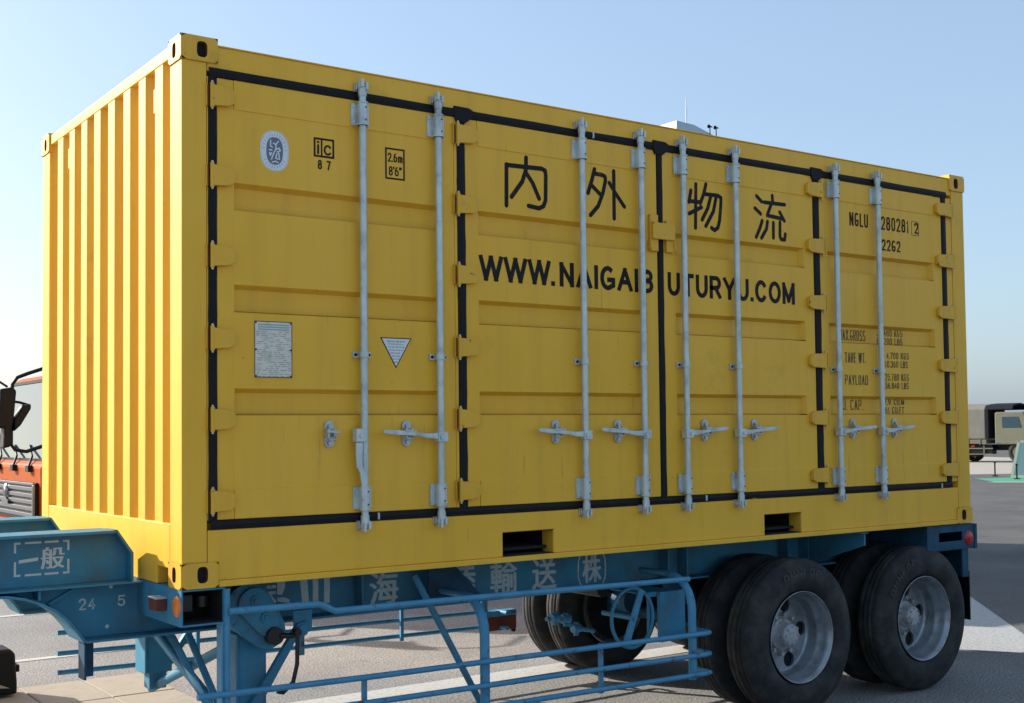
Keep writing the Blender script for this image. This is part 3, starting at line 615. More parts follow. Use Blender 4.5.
# data plate and triangular notice
b = MB(); b.box(.363, .562, yl - .003, yl + .001, .984, 1.259, 0); z = 1.244
frame_rect(b, .3635, .5615, .9845, 1.2585, .004, yl - .0036, yl - .003, 3)
for i in range(26):
    xa = .374 + (.004 if i % 3 else 0)
    if i < 3: b.box(.382, .545, yl - .0036, yl - .003, z - .006, z, 2); z -= .0115; continue
    while xa < .548:
        l_ = random.uniform(.008, .034)
        if random.random() < .72: b.box(xa, min(xa + l_, .552), yl - .0036, yl - .003, z - .0045, z - .001, 1)
        xa += l_ + random.uniform(.004, .016)
    z -= .0098
for cx_, cz_ in ((.371, 1.251), (.554, 1.251), (.371, .992), (.554, .992), (.371, 1.12), (.554, 1.12)): b.cyl((cx_, yl - .007, cz_), (cx_, yl - .003, cz_), .005, 8, 3)
b.build('data_plate', ['plate', 'plate_ink', 'plate_blue', 'rust_and_slot_shade'], doors[0])
b = MB(); b.prism([(1.054, 1.203), (1.239, 1.203), (1.146, 1.045)], yl - .0008, yl + .001, 'y', 3); b.prism([(1.063, 1.198), (1.230, 1.198), (1.146, 1.055)], yl - .0018, yl - .0008, 'y', 0)
z = 1.188
for i, w_ in enumerate((.105, .09, .096, .08, .066, .05, .04, .026)):
    xa = 1.146 - w_ / 2
    while xa < 1.146 + w_ / 2 - .008:
        l_ = random.uniform(.008, .022); b.box(xa, min(xa + l_, 1.146 + w_ / 2), yl - .0023, yl - .0018, z - (.008 if i == 0 else .005), z, 2 if i < 1 else 1); xa += l_ + .005
    z -= .0155
b.build('notice_sticker', ['decal_white', 'plate_ink', 'plate_blue', 'ink'], doors[0])

# ================================================================== TRAILER
T = thing('container_trailer', 'blue skeletal container trailer with twin rear axles carrying the yellow container', 'trailer', (3.0, 1.22, -Z0))
YB = (.62, D - .62)
def beam(yc, s):
    b = MB(); t = .008
    # web : gooseneck upstand, then curved drop to the main beam
    curve = [(-.285, -.268), (-.32, -.215), (-.365, -.158), (-.42, -.108), (-.485, -.070), (-.56, -.040), (-.64, -.022), (-.75, -.018)]
    web = [(5.9, -.268)] + curve + [(-2.6, -.018), (-2.6, -.012), (-.02, -.012), (5.9, -.02)]
    b.prism(web, yc - t, yc + t)
    up = [(-2.6, -.002), (-.055, -.002), (-.055, .135), (-.125, .238), (-2.6, .238)]
    b.prism(up, yc - t, yc + t)
    # flanges
    b.box(-2.6, -.1455, yc - .115, yc + .115, .238, .252); 
    b.prism([(-.12, .252), (-.145, .252), (-.145, .238), (-.125, .238), (-.055, .13), (-.055, .0), (-.041, .0), (-.041, .135)], yc - .075, yc + .075)
    b.box(-2.6, -.012, yc - .125, yc + .125, -.0105, -.0025)
    b.box(-.275, 5.9, yc - .115, yc + .115, -.281, -.269)
    vs = []
    pts = curve + [(-2.6, -.018)]
    for i, (x, z) in enumerate(pts):
        x2, z2 = pts[min(i + 1, len(pts) - 1)]; x1, z1 = pts[max(i - 1, 0)]; L_ = math.hypot(x2 - x1, z2 - z1); nx, nz = (z2 - z1) / L_, -(x2 - x1) / L_
        nx, nz = (nx, nz) if nz < 0 or nx < 0 else (-nx, -nz)
        for yy in (yc - .125, yc + .125): vs += [(x, yy, z - .001), (x + nx * .013, yy, z + nz * .013)]
    n = len(pts); fs = []
    for i in range(n - 1):
        a = i * 4; c = a + 4; fs += [(a, c, c + 2, a + 2), (a + 1, a + 3, c + 3, c + 1), (a, a + 1, c + 1, c), (a + 2, c + 2, c + 3, a + 3)]
    b.add(vs, fs)
    b.box(.0, 5.9, yc - .09, yc + .09, -.022, -.010)
    # stiffeners
    for x in (1.22, 3.49, 3.66, 4.64, 4.85, 5.4): b.box(x - .006, x + .006, yc - s * .009 if s < 0 else yc - .1, yc + .1 if s < 0 else yc - .009, -.268, -.0225)
    b.box(-.50, -.488, yc - .1, yc - .009, -.06, -.012); b.prism([(-.44, -.085), (-.30, -.012), (-.285, -.012), (-.425, -.1)], yc - .03, yc - .009)
    return b.build('main_beam', 'blue', T, bevel=.002)
bn = beam(YB[0], 1); bf = beam(YB[1], -1)
# hanging bracket below the near beam
b = MB(); b.box(-.275, -.265, .56, .66, -.465, -.2815); b.box(-.265, -.205, .65, .66, -.465, -.2815); b.build('hanging_bracket', 'blue_dirty', T)
# front bolster : open box tube across the trailer
b = MB(); t = .008
b.box(.0, .212, -.0, D, -.0105, -.0025); b.box(.0, .212, .0, D, -.172, -.164); b.box(.0, t, .001, D - .001, -.164, -.0105); b.box(.204, .212, .001, D - .001, -.164, -.0105)
b.box(.009, .203, .25, .26, -.163, -.011)
b.build('front_bolster', 'blue', T)
b = MB(); b.box(.009, .2035, .012, .249, -.1635, -.160); b.box(.009, .012, .012, .249, -.1595, -.011); b.box(.2005, .2035, .012, .249, -.1595, -.011); b.box(.0125, .20, .012, .249, -.0145, -.011); b.box(.0125, .2, .24, .249, -.1595, -.015); b.build('bolster_shade_lining', 'dark', T)  # near-black lining added so the open bolster end looks shaded
b = MB(); b.cyl((.15, .14, -.05), (.15, .14, -.1), .035, 14); b.box(.03, .1, .12, .2, -.12, -.04); b.build('twist_lock', 'grease', T, bevel=.003)
b = MB(); b.lathe([(.0, -.014), (.040, -.012), (.048, -.006), (.05, -.0005)], (0, .05, -.081), 'x', 24); b.build('marker_reflector', 'orange_lens', T)
b = MB(); b.box(-.055, -.001, .19, .29, -.115, -.06, 0); b.box(-.058, -.0, .186, .294, -.0595, -.050, 1); b.build('marker_lamp', ['dim_red', 'galv'], T, bevel=.004)
# cross members and outriggers
def cross(x0, x1, z0, z1):
    b = MB(); b.box(x0, x1, YB[0] + .125, YB[1] - .125, z0, z1); b.build('cross_member', 'blue_dirty', T)
for x in (.9, 1.7, 2.5, 3.3, 4.0, 4.75, 5.6): cross(x, x + .1, -.27, -.05)
for x, wd in ((1.66, .28), (4.86, .05)):
    for y0, y1 in ((.03, .60), (D - .03, D - .60)):
        if x < 2 and y0 < 1: continue
        b = MB(); b.prism([(y0, -.02), (y1, -.02), (y1, -.29), (y0, -.10)], x, x + .012, 'x')
        b.box(x - .04, x + .05, min(y0, y1), max(y0, y1), -.019, -.0105)
        b.build('outrigger', 'blue', T)
b = MB(); b.prism([(1.60, -.035), (1.765, -.035), (1.985, -.262), (1.60, -.262)], .45, .46); b.build('gusset_plate', 'blue_dirty', T)
# tail bolster
b = MB(); b.box(5.52, 6.085, -.0, D + .0, -.0185, -.006); b.box(5.52, 6.085, -.0, D + .0, -.190, -.182); b.box(6.065, 6.083, -.0, D + .0, -.182, -.0185); b.box(5.52, 5.53, -.0, D, -.185, -.0185)
b.box(5.94, 6.064, .001, .012, -.182, -.0185); b.box(5.53, 5.66, .001, .012, -.182, -.0185); b.box(5.66, 5.94, .001, .012, -.182, -.125); b.box(5.66, 5.94, .001, .012, -.06, -.0185)
b.box(6.0855, 6.115, -.004, .12, -.195, -.01)
b.build('tail_bolster', 'blue_dirty', T, bevel=.003)
b = MB(); b.lathe([(.0, -.012), (.04, -.010), (.052, -.004), (.055, .0)], (6.015, -.0005, -.112), 'y', 24); b.build('tail_lamp', 'red_lens', T)
b = MB(); b.box(6.084, 6.12, .15, .6, -.16, -.04); b.box(6.084, 6.12, D - .6, D - .15, -.16, -.04); b.build('rear_lamp_cluster', 'red_lens', T)
for y0 in (.02, D - .60):
    b = MB(); b.box(6.02, 6.032, y0, y0 + .58, -.40, -.191); b.box(5.96, 6.02, y0, y0 + .012, -.40, -.191); m_ = b.build('mudflap_bracket', 'blue_dirty', T)
    b = MB(); b.box(6.034, 6.044, y0, y0 + .58, -.72, -.36); b.build('mudflap', 'black', T)
# ---- landing gear
def leg(yc):
    b = MB(); b.box(.43, .585, yc - .075, yc + .075, -.70, -.03); b.box(.455, .56, yc - .05, yc + .05, -.80, -.70)
    b.box(.415, .43, yc - .09, yc + .09, -.70, -.29)
    return b.build('landing_leg', 'blue', T, bevel=.006)
lg = leg(.45); leg(D - .62)
def hull(c1, r1, c2, r2, n=14):
    th = math.atan2(c2[1] - c1[1], c2[0] - c1[0]); ph = math.acos((r1 - r2) / math.hypot(c2[0] - c1[0], c2[1] - c1[1])); P_ = []
    for k in range(n + 1): t = th + ph + (2 * math.pi - 2 * ph) * k / n; P_.append((c1[0] + r1 * math.cos(t), c1[1] + r1 * math.sin(t)))
    for k in range(n + 1): t = th - ph + 2 * ph * k / n; P_.append((c2[0] + r2 * math.cos(t), c2[1] + r2 * math.sin(t)))
    return P_
b = MB(); b.prism(hull((.455, -.155), .125, (.555, -.275), .095), .285, .349); b.prism(hull((.475, -.135), .085, (.545, -.24), .062), .262, .285)
for cx_, cz_ in ((.475, -.118), (.53, -.205)): b.cyl((cx_, .25, cz_), (cx_, .262, cz_), .026, 14); b.cyl((cx_, .24, cz_), (cx_, .25, cz_), .014, 6)
for k in range(8): t = k * .785; b.cyl((.455 + .107 * math.cos(t), .278, -.155 + .107 * math.sin(t)), (.455 + .107 * math.cos(t), .285, -.155 + .107 * math.sin(t)), .009, 6)
gb = b.build('gearbox', 'blue', lg, bevel=.006)
b = MB(); b.cyl((.575, .30, -.30), (.575, .235, -.30), .045, 16); b.tube([(.60, .24, -.30), (.66, .22, -.305), (.672, .20, -.285)], .015, 10); b.tube([(.672, .195, -.26), (.668, .19, -.44), (.645, .19, -.53), (.59, .19, -.575), (.56, .19, -.565)], .011, 10)
b.cyl((.672, .18, -.285), (.672, .215, -.285), .019, 10)
b.build('crank', 'grease', lg)
def bar(a, b_, r, name='brace', m='blue', ry=None):
    q = MB(); q.tube([a, b_], r, 4 if ry else 12, 0, ry); return q.build(name, m, T, bevel=.002)
b = MB(); b.prism([(.79, -.255), (.74, -.265), (.47, -.66), (.53, -.66)], .33, .365); b.cyl((.765, .32, -.30), (.765, .375, -.30), .03, 14); b.prism([(.72, -.20), (.83, -.20), (.83, -.31), (.74, -.33)], .35, .37); b.build('brace', 'blue', T, bevel=.003)
bar((.52, .52, -.34), (.52, D - .52, -.82), .028); bar((.45, .52, -.78), (.45, D - .52, -.36), .028)
b = MB(); b.prism([(.56, -.8), (.60, -.8), (.95, -.32), (.90, -.32)], D - .46, D - .42); b.build('brace', 'blue', T)
bar((.18, .62, -.31), (.26, .02, -.80), .026, ry=.022); bar((.26, .60, -.31), (.30, .05, -.80), .018)
b = MB(); b.tube([(.52, .46, -.52), (.6, .5, -.56), (.66, .6, -.60)], .02, 8); b.build('handle_bar', 'grease', T)
# ---- side guards
def guard(yo, s):
    """yo = outer plane, s=+1 inwards is +y"""
    g_ = bpy.data.objects.new('side_guard', None); COL.objects.link(g_); g_.parent = T; g_['base'] = T['base']; g_.empty_display_size = .1
    for x in (1.695, 3.225):
        pts = [(x, yo + s * .46, -.185), (x, yo + s * .20, -.185)] + [(x, yo + s * (.20 - .20 * math.sin(R(a))), -.385 + .20 * math.cos(R(a))) for a in (15, 30, 45, 60, 75, 90)] + [(x, yo, -.81)]
        q = MB(); q.tube(pts, .020, 14, 0, .030); q.build('post', 'blue_pipe', g_)
    for x in (.96, 2.50): q = MB(); q.box(x - .012, x + .012, yo - .010, yo + .010, -.80, -.515); q.build('spacer', 'blue_pipe', g_)
    yr = yo - s * .036
    def X_(v): return AX(v, yr) if s > 0 else v
    r1 = MB(); r1.tube([(.225, yr, -.117), (.69, yr, -.124), (.73, yr, -.14), (.78, yr, -.166), (1.6, yr, -.172), (3.17, yr, -.195)], .0165, 12); r1.build('rail', 'blue_pipe', g_)
    for za, zb in ((-.498, -.536), (-.625, -.664), (-.742, -.779)):
        r = MB(); r.tube([(.075, yr, za), (1.0, yr, za * .66 + zb * .34 - .003), (2.3, yr, za * .3 + zb * .7), (3.30, yr, zb), (3.345, yr + s * .012, zb), (3.355, yr + s * .05, zb), (3.355, yr + s * .16, zb)], .0155, 12)
        r.build('rail', 'blue_pipe', g_)
    return g_
guard(0.03, 1); guard(D - .03 - .1, -1)
b = MB(); b.cyl((.222, .02, -.62), (.222, .02, -.012), .021, 14); b.box(.193, .202, -.0, .06, -.7, -.173); b.build('guard_post', 'blue_pipe', T)
bar((1.40, .27, -.06), (1.745, .10, -.82), .018, 'stay', 'blue')
# ---- axles, brakes, wheels
def axle(x):
    b = MB(); b.cyl((x, .35, -.65), (x, D - .35, -.65), .06, 20)
    for y0 in (.62, D - .62): b.box(x - .09, x + .09, y0 - .05, y0 + .05, -.62, -.48); b.tube([(x - .55, y0, -.40), (x - .3, y0, -.47), (x, y0, -.5), (x + .3, y0, -.47), (x + .55, y0, -.40)], .03, 6, 0, .045); b.box(x - .62, x - .5, y0 - .03, y0 + .03, -.42, -.31); b.box(x + .5, x + .62, y0 - .03, y0 + .03, -.42, -.31)
    b.cyl((x - .2, .85, -.55), (x - .2, 1.0, -.55), .09, 18); b.cyl((x - .2, D - 1.0, -.55), (x - .2, D - .85, -.55), .09, 18)
    b.build('axle', 'blue_dirty', T)
WX = (4.17, 5.455); RT = .512
for x in WX: axle(x)
def tyre_mb(c, wd, r, rr, s=1):
    k = r / .5; h = wd / 2; P_ = []
    side = [(rr, .055), (rr + .018, .022), (rr + .05, .008), (rr + .085, .0), (rr + .115, .003), (rr + .15, .014), (rr + .172, .026), (.49, .040), (.4985, .060)]
    tread = []
    for g0 in (.075, .113):
        tread += [(.5, g0), (.5, g0 + .002), (.488, g0 + .004), (.488, g0 + .012), (.5, g0 + .014)]
    half = side + tread
    full = [(a * k, o - h) for a, o in half] + [(a * k, h - o) for a, o in reversed(half)]
    b = MB(); b.lathe(full, c, 'y', 72); return b
def disc_holes(b, c, y, ro, ri, holes, rh, rc, mi=0, th=.012):
    """flat wheel disc (normal along y) with round hand holes"""
    bm = bmesh.new(); ed = []
    def circ(cx_, cz_, r, n):
        v = [bm.verts.new((cx_ + r * math.cos(2 * math.pi * k / n), y, cz_ + r * math.sin(2 * math.pi * k / n))) for k in range(n)]
        for k in range(n): ed.append(bm.edges.new((v[k], v[(k + 1) % n])))
    circ(c[0], c[2], ro, 60); circ(c[0], c[2], ri, 40)
    H = [(c[0] + rc * math.cos(2 * math.pi * k / holes + .08), c[2] + rc * math.sin(2 * math.pi * k / holes + .08)) for k in range(holes)]
    for hx, hz in H: circ(hx, hz, rh, 20)
    bmesh.ops.triangle_fill(bm, use_beauty=True, use_dissolve=False, edges=ed)
    bm.verts.index_update(); vs = [tuple(v.co) for v in bm.verts]; fs = []
    for f_ in bm.faces:
        m_ = f_.calc_center_median(); d_ = math.hypot(m_.x - c[0], m_.z - c[2])
        if d_ < ri * .97 or any(math.hypot(m_.x - hx, m_.z - hz) < rh * .9 for hx, hz in H): continue
        fs.append(tuple(v.index for v in f_.verts))
    b.add(vs, fs, mi); bm.free()
    for hx, hz in H: b.lathe([(rh, 0), (rh, .02)], (hx, y, hz), 'y', 20, mi)
def wheel(x, y0, sgn, name='wheel'):
    """outer face of the rim at y0, sgn=+1 -> inwards is +y"""
    c = (x, y0, -.65)
    S = lambda o: o * sgn
    b = MB()
    b.lathe([(.292, S(.024)), (.297, S(.016)), (.300, S(.022)), (.294, S(.030)), (.285, S(.040)), (.278, S(.065)), (.274, S(.105)), (.264, S(.118)), (.260, S(.140)), (.259, S(.190)), (.250, S(.206)), (.244, S(.210))], c, 'y', 64)
    disc_holes(b, c, y0 + S(.21), .244, .105, 5, .049, .192)
    b.lathe([(.259, S(.19)), (.27, S(.24)), (.30, S(.25))], c, 'y', 48)
    w_ = b.build(name, 'rim', T)
    h = MB(); h.lathe([(.107, S(.21)), (.106, S(.192)), (.100, S(.188)), (.078, S(.184)), (.076, S(.130)), (.070, S(.114)), (.052, S(.106)), (.0, S(.104))], c, 'y', 36)
    for k in range(10):
        t = 2 * math.pi * k / 10 + .2; px_, pz_ = x + .130 * math.cos(t), -.65 + .130 * math.sin(t); h.cyl((px_, y0 + S(.211), pz_), (px_, y0 + S(.178), pz_), .0135, 6)
    for k in range(8):
        t = 2 * math.pi * k / 8; px_, pz_ = x + .056 * math.cos(t), -.65 + .056 * math.sin(t); h.cyl((px_, y0 + S(.12), pz_), (px_, y0 + S(.100), pz_), .007, 6)
    h.build('hub', 'hub', w_, base=(3.0, 1.22, -Z0))
    tb = tyre_mb((x, y0 + S(.125), -.65), .25, RT, .288); ty = tb.build('tyre', ['tyre'], w_, base=(3.0, 1.22, -Z0))
    dr = MB(); dr.lathe([(.0, S(.235)), (.25, S(.235)), (.25, S(.26))], c, 'y', 32); dr.build('brake_drum', 'dark', w_, base=(3.0, 1.22, -Z0))
    return w_
def sidewall_text(word, x, y0, w_, rad=.415, ang0=100, step=8.4):
    b = MB()
    for i, ch in enumerate(word):
        t = text_mb(ch, -.021, .021, -.025, .025, 0, .002, .01); a = R(ang0 - i * step); rr_ = rad
        rot = a - math.pi / 2
        vs = [(x + rr_ * math.cos(a) + v[0] * math.cos(rot) - v[2] * math.sin(rot), y0 + v[1], -.65 + rr_ * math.sin(a) + v[0] * math.sin(rot) + v[2] * math.cos(rot)) for v in t.v]
        b.add(vs, t.f)
    b.build('sidewall_lettering', 'tyre_mark', w_, base=(3.0, 1.22, -Z0))
for x in WX:
    wo = wheel(x, -.03, 1); sidewall_text('DUNLOP', x, -.0255, wo, .424, 112 if x < 5 else 150)
    wheel(x, .29, 1); wheel(x, D + .03, -1); wheel(x, D - .29, -1)
for y0 in (.74, D - .76):
    b = MB(); b.prism([(3.75, -.285), (5.95, -.285), (5.95, -.40), (5.6, -.56), (4.05, -.56), (3.75, -.40)], y0, y0 + .02); b.build('wheel_shade_plate', 'dark', T)  # dark plate added behind the tyre tops to stand in for shade
# handwheel, plate, pipes
b = MB(); c = (2.91, .22, -.43)
ringp = [(c[0] + .165 * math.cos(2 * math.pi * k / 40), c[1], c[2] + .18 * math.sin(2 * math.pi * k / 40)) for k in range(41)]
b.tube(ringp, .011, 8, cap=False); b.build('handwheel', 'blue', T)
b = MB(); b.prism([(2.955, -.262), (2.995, -.27), (2.865, -.60), (2.815, -.59)], .20, .215); b.cyl((2.91, .19, -.43), (2.91, .5, -.43), .016, 10); b.build('handwheel_spoke', 'blue_pipe', T, bevel=.002)
b = MB(); b.box(3.12, 3.33, .20, .23, -.60, -.29); b.box(3.05, 3.12, .23, .25, -.32, -.29); b.box(3.05, 3.065, .23, .25, -.6, -.32); b.box(3.05, 3.33, .232, .6, -.31, -.30); b.build('bracket_plate', 'blue', T, bevel=.004)
b = MB(); b.cyl((3.12, .75, -.33), (3.12, D - .75, -.33), .05, 16); b.build('cross_tube', 'grease', T)
b = MB(); b.tube([(2.95, 1.15, -.55), (3.05, 1.16, -.56), (3.15, 1.18, -.60), (3.25, 1.2, -.645), (3.40, 1.2, -.68)], .016, 8)
for p in ((3.0, 1.15, -.54), (3.1, 1.16, -.56), (3.22, 1.2, -.64)): b.cyl((p[0] - .03, p[1] - .03, p[2]), (p[0] + .03, p[1] - .03, p[2]), .032, 10); b.cyl((p[0], p[1] - .03, p[2] - .05), (p[0], p[1] - .03, p[2] + .04), .018, 8)
b.build('brake_pipe', 'blue_pipe', T)
b = MB(); b.cyl((1.6, 1.25, -.30), (2.5, 1.25, -.30), .0, 4) if False else b.cyl((1.9, 1.3, -.22), (2.6, 1.3, -.22), .1, 20); b.build('air_tank', 'blue_dirty', T)
b = MB(); b.box(3.24, 3.50, 2.27, 2.33, -.805, -.70); b.box(3.22, 3.50, 2.265, 2.335, -.698, -.655, 1); b.box(3.47, 3.5, 2.28, 2.31, -.83, -.806, 2); b.build('marker_box', ['dim_red', 'blue_pipe', 'black'], T, bevel=.004)
# ---- stencilled words on the near beam
yw = YB[0] - .0085
def put(b): return b.build('lettering', 'stencil', bn, base=(3.0, 1.22, -Z0))
b = MB()
for st in [[(.700, -.101), (.738, -.101)], [(.702, -.134), (.738, -.134)], [(.712, -.152), (.738, -.182)]]: b.stroke(st, .017, yw - .0015, yw)
b.prism([(.752, -.060), (.799, -.060), (.797, -.110), (.781, -.148), (.752, -.145)], yw - .0015, yw); b.prism([(.752, -.162), (.79, -.163), (.824, -.177), (.822, -.196), (.752, -.181)], yw - .0015, yw)
put(b); b = MB()
for x0, xb in ((.888, .918), (.960, .978), (1.030, 1.045)):
    b.prism([(x0 - .003, -.072), (x0 + .040, -.072), (xb + .02, -.212), (xb - .02, -.214)] if x0 < .9 else [(x0, -.072), (x0 + .034, -.072), (xb + .017, -.216), (xb - .017, -.216)], yw - .0015, yw)
put(b)
for ch, x0, x1, z0, z1 in (('海', 1.310, 1.496, -.255, -.070), ('陸', 1.836, 2.028, -.258, -.066), ('輸', 2.130, 2.330, -.264, -.070), ('送', 2.438, 2.629, -.264, -.070), ('株', 2.835, 2.990, -.25, -.075)):
    b = MB()
    for q, (dx, dz) in enumerate(((0, 0), (-.005, .0), (.005, .0), (0, .003), (0, -.003))): text_mb(ch, x0 + dx + .004, x1 + dx - .004, z0 + dz, z1 + dz, yw, .0012 + q * .0003, 0, b)
    if ch == '株':
        for s_, x in ((1, 2.805), (-1, 3.022)): b.stroke([(x + s_ * .018, -.068), (x, -.11), (x - s_ * .003, -.165), (x, -.22), (x + s_ * .018, -.262)], .010, yw - .0015, yw)
    put(b)
b = MB(); t_ = .010
x0, x1, z0, z1 = -.589, -.333, .050, .212
for a, c_ in ((x0, x0 + .03), (x0 + .05, x0 + .125), (x0 + .14, x0 + .205), (x1 - .03, x1)): b.box(a, c_, yw - .0015, yw, z1 - t_, z1); b.box(a, c_, yw - .0015, yw, z0, z0 + t_)
for x_ in (x0, x1 - t_): b.box(x_, x_ + t_, yw - .0015, yw, z0 + t_, z0 + .07); b.box(x_, x_ + t_, yw - .0015, yw, z1 - .05, z1 - t_)
b.build('lettering_border', 'stencil', bn, base=(3.0, 1.22, -Z0))
b = MB(); b.prism([(-.568, .112), (-.480, .120), (-.478, .136), (-.566, .128)], yw - .0015, yw)
for q, dx in enumerate((0, -.003, .003)): text_mb('般', -.464 + dx, -.358 + dx, .078, .182, yw, .0012 + q * .0003, 0, b)
put(b)
put(pen(MB(), '24', -.288, -.209, -.134, -.078, yw, .008, .8, .3)); put(pen(MB(), '5', -.099, -.062, -.130, -.076, yw, .008, .8))
for px_, pz_ in ((-.15, -.225), (-.13, -.03)):
    b = MB(); b.lathe([(0, -.006), (.009, -.004), (.011, 0)], (px_, yw, pz_), 'y', 10); b.build('bolt_head', 'stencil', bn, base=(3.0, 1.22, -Z0))

# ================================================================== BLACK CASE (left edge)
bc = thing('equipment_case', 'small black hard case with pale strap at the left edge on pale paving', 'case', (.05, 3.85, -Z0 + .022))
b = MB(); b.prism([(-.20, -1.125), (.185, -1.125), (.185, -1.05), (.17, -.84), (.14, -.80), (-.20, -.80)], 3.78, 4.05); b.build('body', 'black', bc, bevel=.02)
b = MB(); b.prism([(-.05, -.99), (.13, -1.075), (-.05, -1.055)], 3.772, 3.7795); b.build('strap', 'slab', bc)
b = MB(); b.box(.186, .215, 3.85, 3.95, -.98, -.93); b.build('latch', 'black', bc, bevel=.005)

# ================================================================== ORANGE TRUCK
def simple_wheel(name, parent, c, r, wd, base, rimmat='rim'):
    tb = tyre_mb(c, wd, r, .30); o = tb.build(name, 'tyre', parent)
    b = MB(); h = wd / 2
    for s in (-1, 1): b.lathe([(.6 * r, s * (h - .02)), (.5 * r, s * (h - .06)), (.25 * r, s * (h - .05)), (.2 * r, s * (h - .01)), (0, s * (h - .005))], c, 'y', 24)
    b.build('rim', rimmat, o, base=base); return o
OT = thing('cargo_truck', 'orange cab-over lorry with chrome grille and black mirrors behind the yellow container', 'truck', (7, 9.6, -Z0))
y0, y1, xf = 8.34, 10.96, 1.5; ob = (7, 9.6, -Z0)
b = MB(); side = [(xf + .02, -.55), (xf, .40), (xf + .10, .46), (xf + .30, 1.40), (xf + .42, 1.46), (xf + 2.1, 1.46), (xf + 2.1, -.55)]
b.prism(side, y0, y1); b.build('cab', 'orange', OT, bevel=.03)
b = MB(); b.add([(xf + .098, y0 + .10, .475), (xf + .098, y1 - .10, .475), (xf + .285, y1 - .16, 1.36), (xf + .285, y0 + .16, 1.36), (xf + .13, y0 + .10, .475), (xf + .13, y1 - .10, .475), (xf + .32, y1 - .16, 1.36), (xf + .32, y0 + .16, 1.36)], [(0, 1, 2, 3), (4, 5, 6, 7), (0, 1, 5, 4), (2, 3, 7, 6)]); b.build('windscreen', 'glass', OT)
b = MB()
for ya, yb_ in ((y0 + .06, y0 + .10), (y1 - .10, y1 - .06)): b.prism([(xf + .085, .46), (xf + .11, .46), (xf + .31, 1.38), (xf + .275, 1.38)], ya, yb_)
b.box(xf + .275, xf + .31, y0 + .06, y1 - .06, 1.362, 1.40); b.box(xf + .075, xf + .11, y0 + .06, y1 - .06, .44, .474)
b.build('windscreen_seal', 'black', OT)
b = MB(); b.prism([(xf + .35, .50), (xf + 1.2, .50), (xf + 1.2, 1.30), (xf + .52, 1.30)], y0 - .006, y0 + .01); b.build('side_window', 'glass', OT)
b = MB(); b.box(xf - .03, xf - .0, y0 + .1, y1 - .1, -.20, .215, 0)
for k in range(5): b.box(xf - .055, xf - .031, y0 + .16, y1 - .16, -.165 + k * .072, -.120 + k * .072, 1)
b.box(xf - .06, xf - .031, y0 + .10, y1 - .10, .185, .215, 1); b.box(xf - .06, xf - .031, y0 + .10, y0 + .15, -.20, .184, 1); b.box(xf - .06, xf - .031, y1 - .15, y1 - .10, -.20, .184, 1)
b.build('grille', ['black', 'chrome'], OT, bevel=.006)
b = MB(); b.lathe([(.0, -.02), (.07, -.018), (.085, 0)], (xf - .06, 9.65, .10), 'x', 24); b.box(xf - .075, xf - .062, 9.50, 9.80, -.05, .0); b.prism([(9.58, .0), (9.72, .0), (9.65, .1)], xf - .07, xf - .06, 'x'); b.build('badge', 'chrome', OT)
b = MB(); b.box(xf - .12, xf + .05, y0 - .02, y1 + .02, -.75, -.36); b.build('bumper', 'white_paint', OT, bevel=.03)
for yy in (y0 + .25, y1 - .25):
    b = MB(); b.box(xf - .135, xf - .12, yy - .16, yy + .16, -.64, -.47); b.build('headlight', 'chrome', OT, bevel=.01)
for yc in (8.75, 9.45, 10.2):
    b = MB(); b.tube([(xf - .03, yc, .38), (xf + .06, yc + .2, .50), (xf + .12, yc + .55, .62)], .014, 6); b.box(xf - .05, xf + .0, yc - .06, yc + .06, .33, .40); b.build('wiper', 'black', OT)
b = MB(); b.tube([(xf + .32, y0 - .02, 1.46), (1.42, 7.95, 1.44), (1.26, 7.9, 1.385), (1.15, 7.9, 1.34), (1.10, 7.9, 1.27), (1.09, 7.9, 1.1), (1.09, 7.9, .64), (1.13, 7.9, .585), (1.24, 7.9, .565), (1.42, 7.95, .62), (xf + .12, y0 - .02, .66)], .020, 8)
b.tube([(1.09, 7.9, 1.09), (1.18, 7.93, 1.08), (1.30, 8.0, 1.05)], .014, 6); b.tube([(1.05, 7.9, 1.24), (.9, 8.0, 1.36), (.62, 8.3, 1.40)], .012, 6); b.build('mirror_arm', 'black', OT)
for poly in ([(.93, .80), (1.09, .84), (1.12, 1.20), (1.08, 1.235), (.96, 1.215)], [(1.10, .775), (1.165, .84), (1.27, 1.02), (1.26, 1.065), (1.19, 1.05), (1.10, .90)], [(.99, .60), (1.07, .62), (1.085, .86), (1.04, .885), (1.0, .84)]):
    b = MB(); b.prism(poly, 7.80, 7.97); b.build('mirror', 'black', OT, bevel=.02)
b = MB(); b.box(4.0, 12.9, 8.3, 10.95, -.05, 2.86); b.build('cargo_box', 'white_paint', OT, bevel=.03)
b = MB(); b.box(2.4, 12.7, 9.1, 9.35, -.40, -.06); b.box(2.4, 12.7, 9.95, 10.2, -.40, -.06); b.build('chassis', 'black', OT)
for x in (2.75, 9.6, 10.9):
    for yy in (8.55, 10.7): simple_wheel('wheel', OT, (x, yy, -.65), .5, .28, ob)

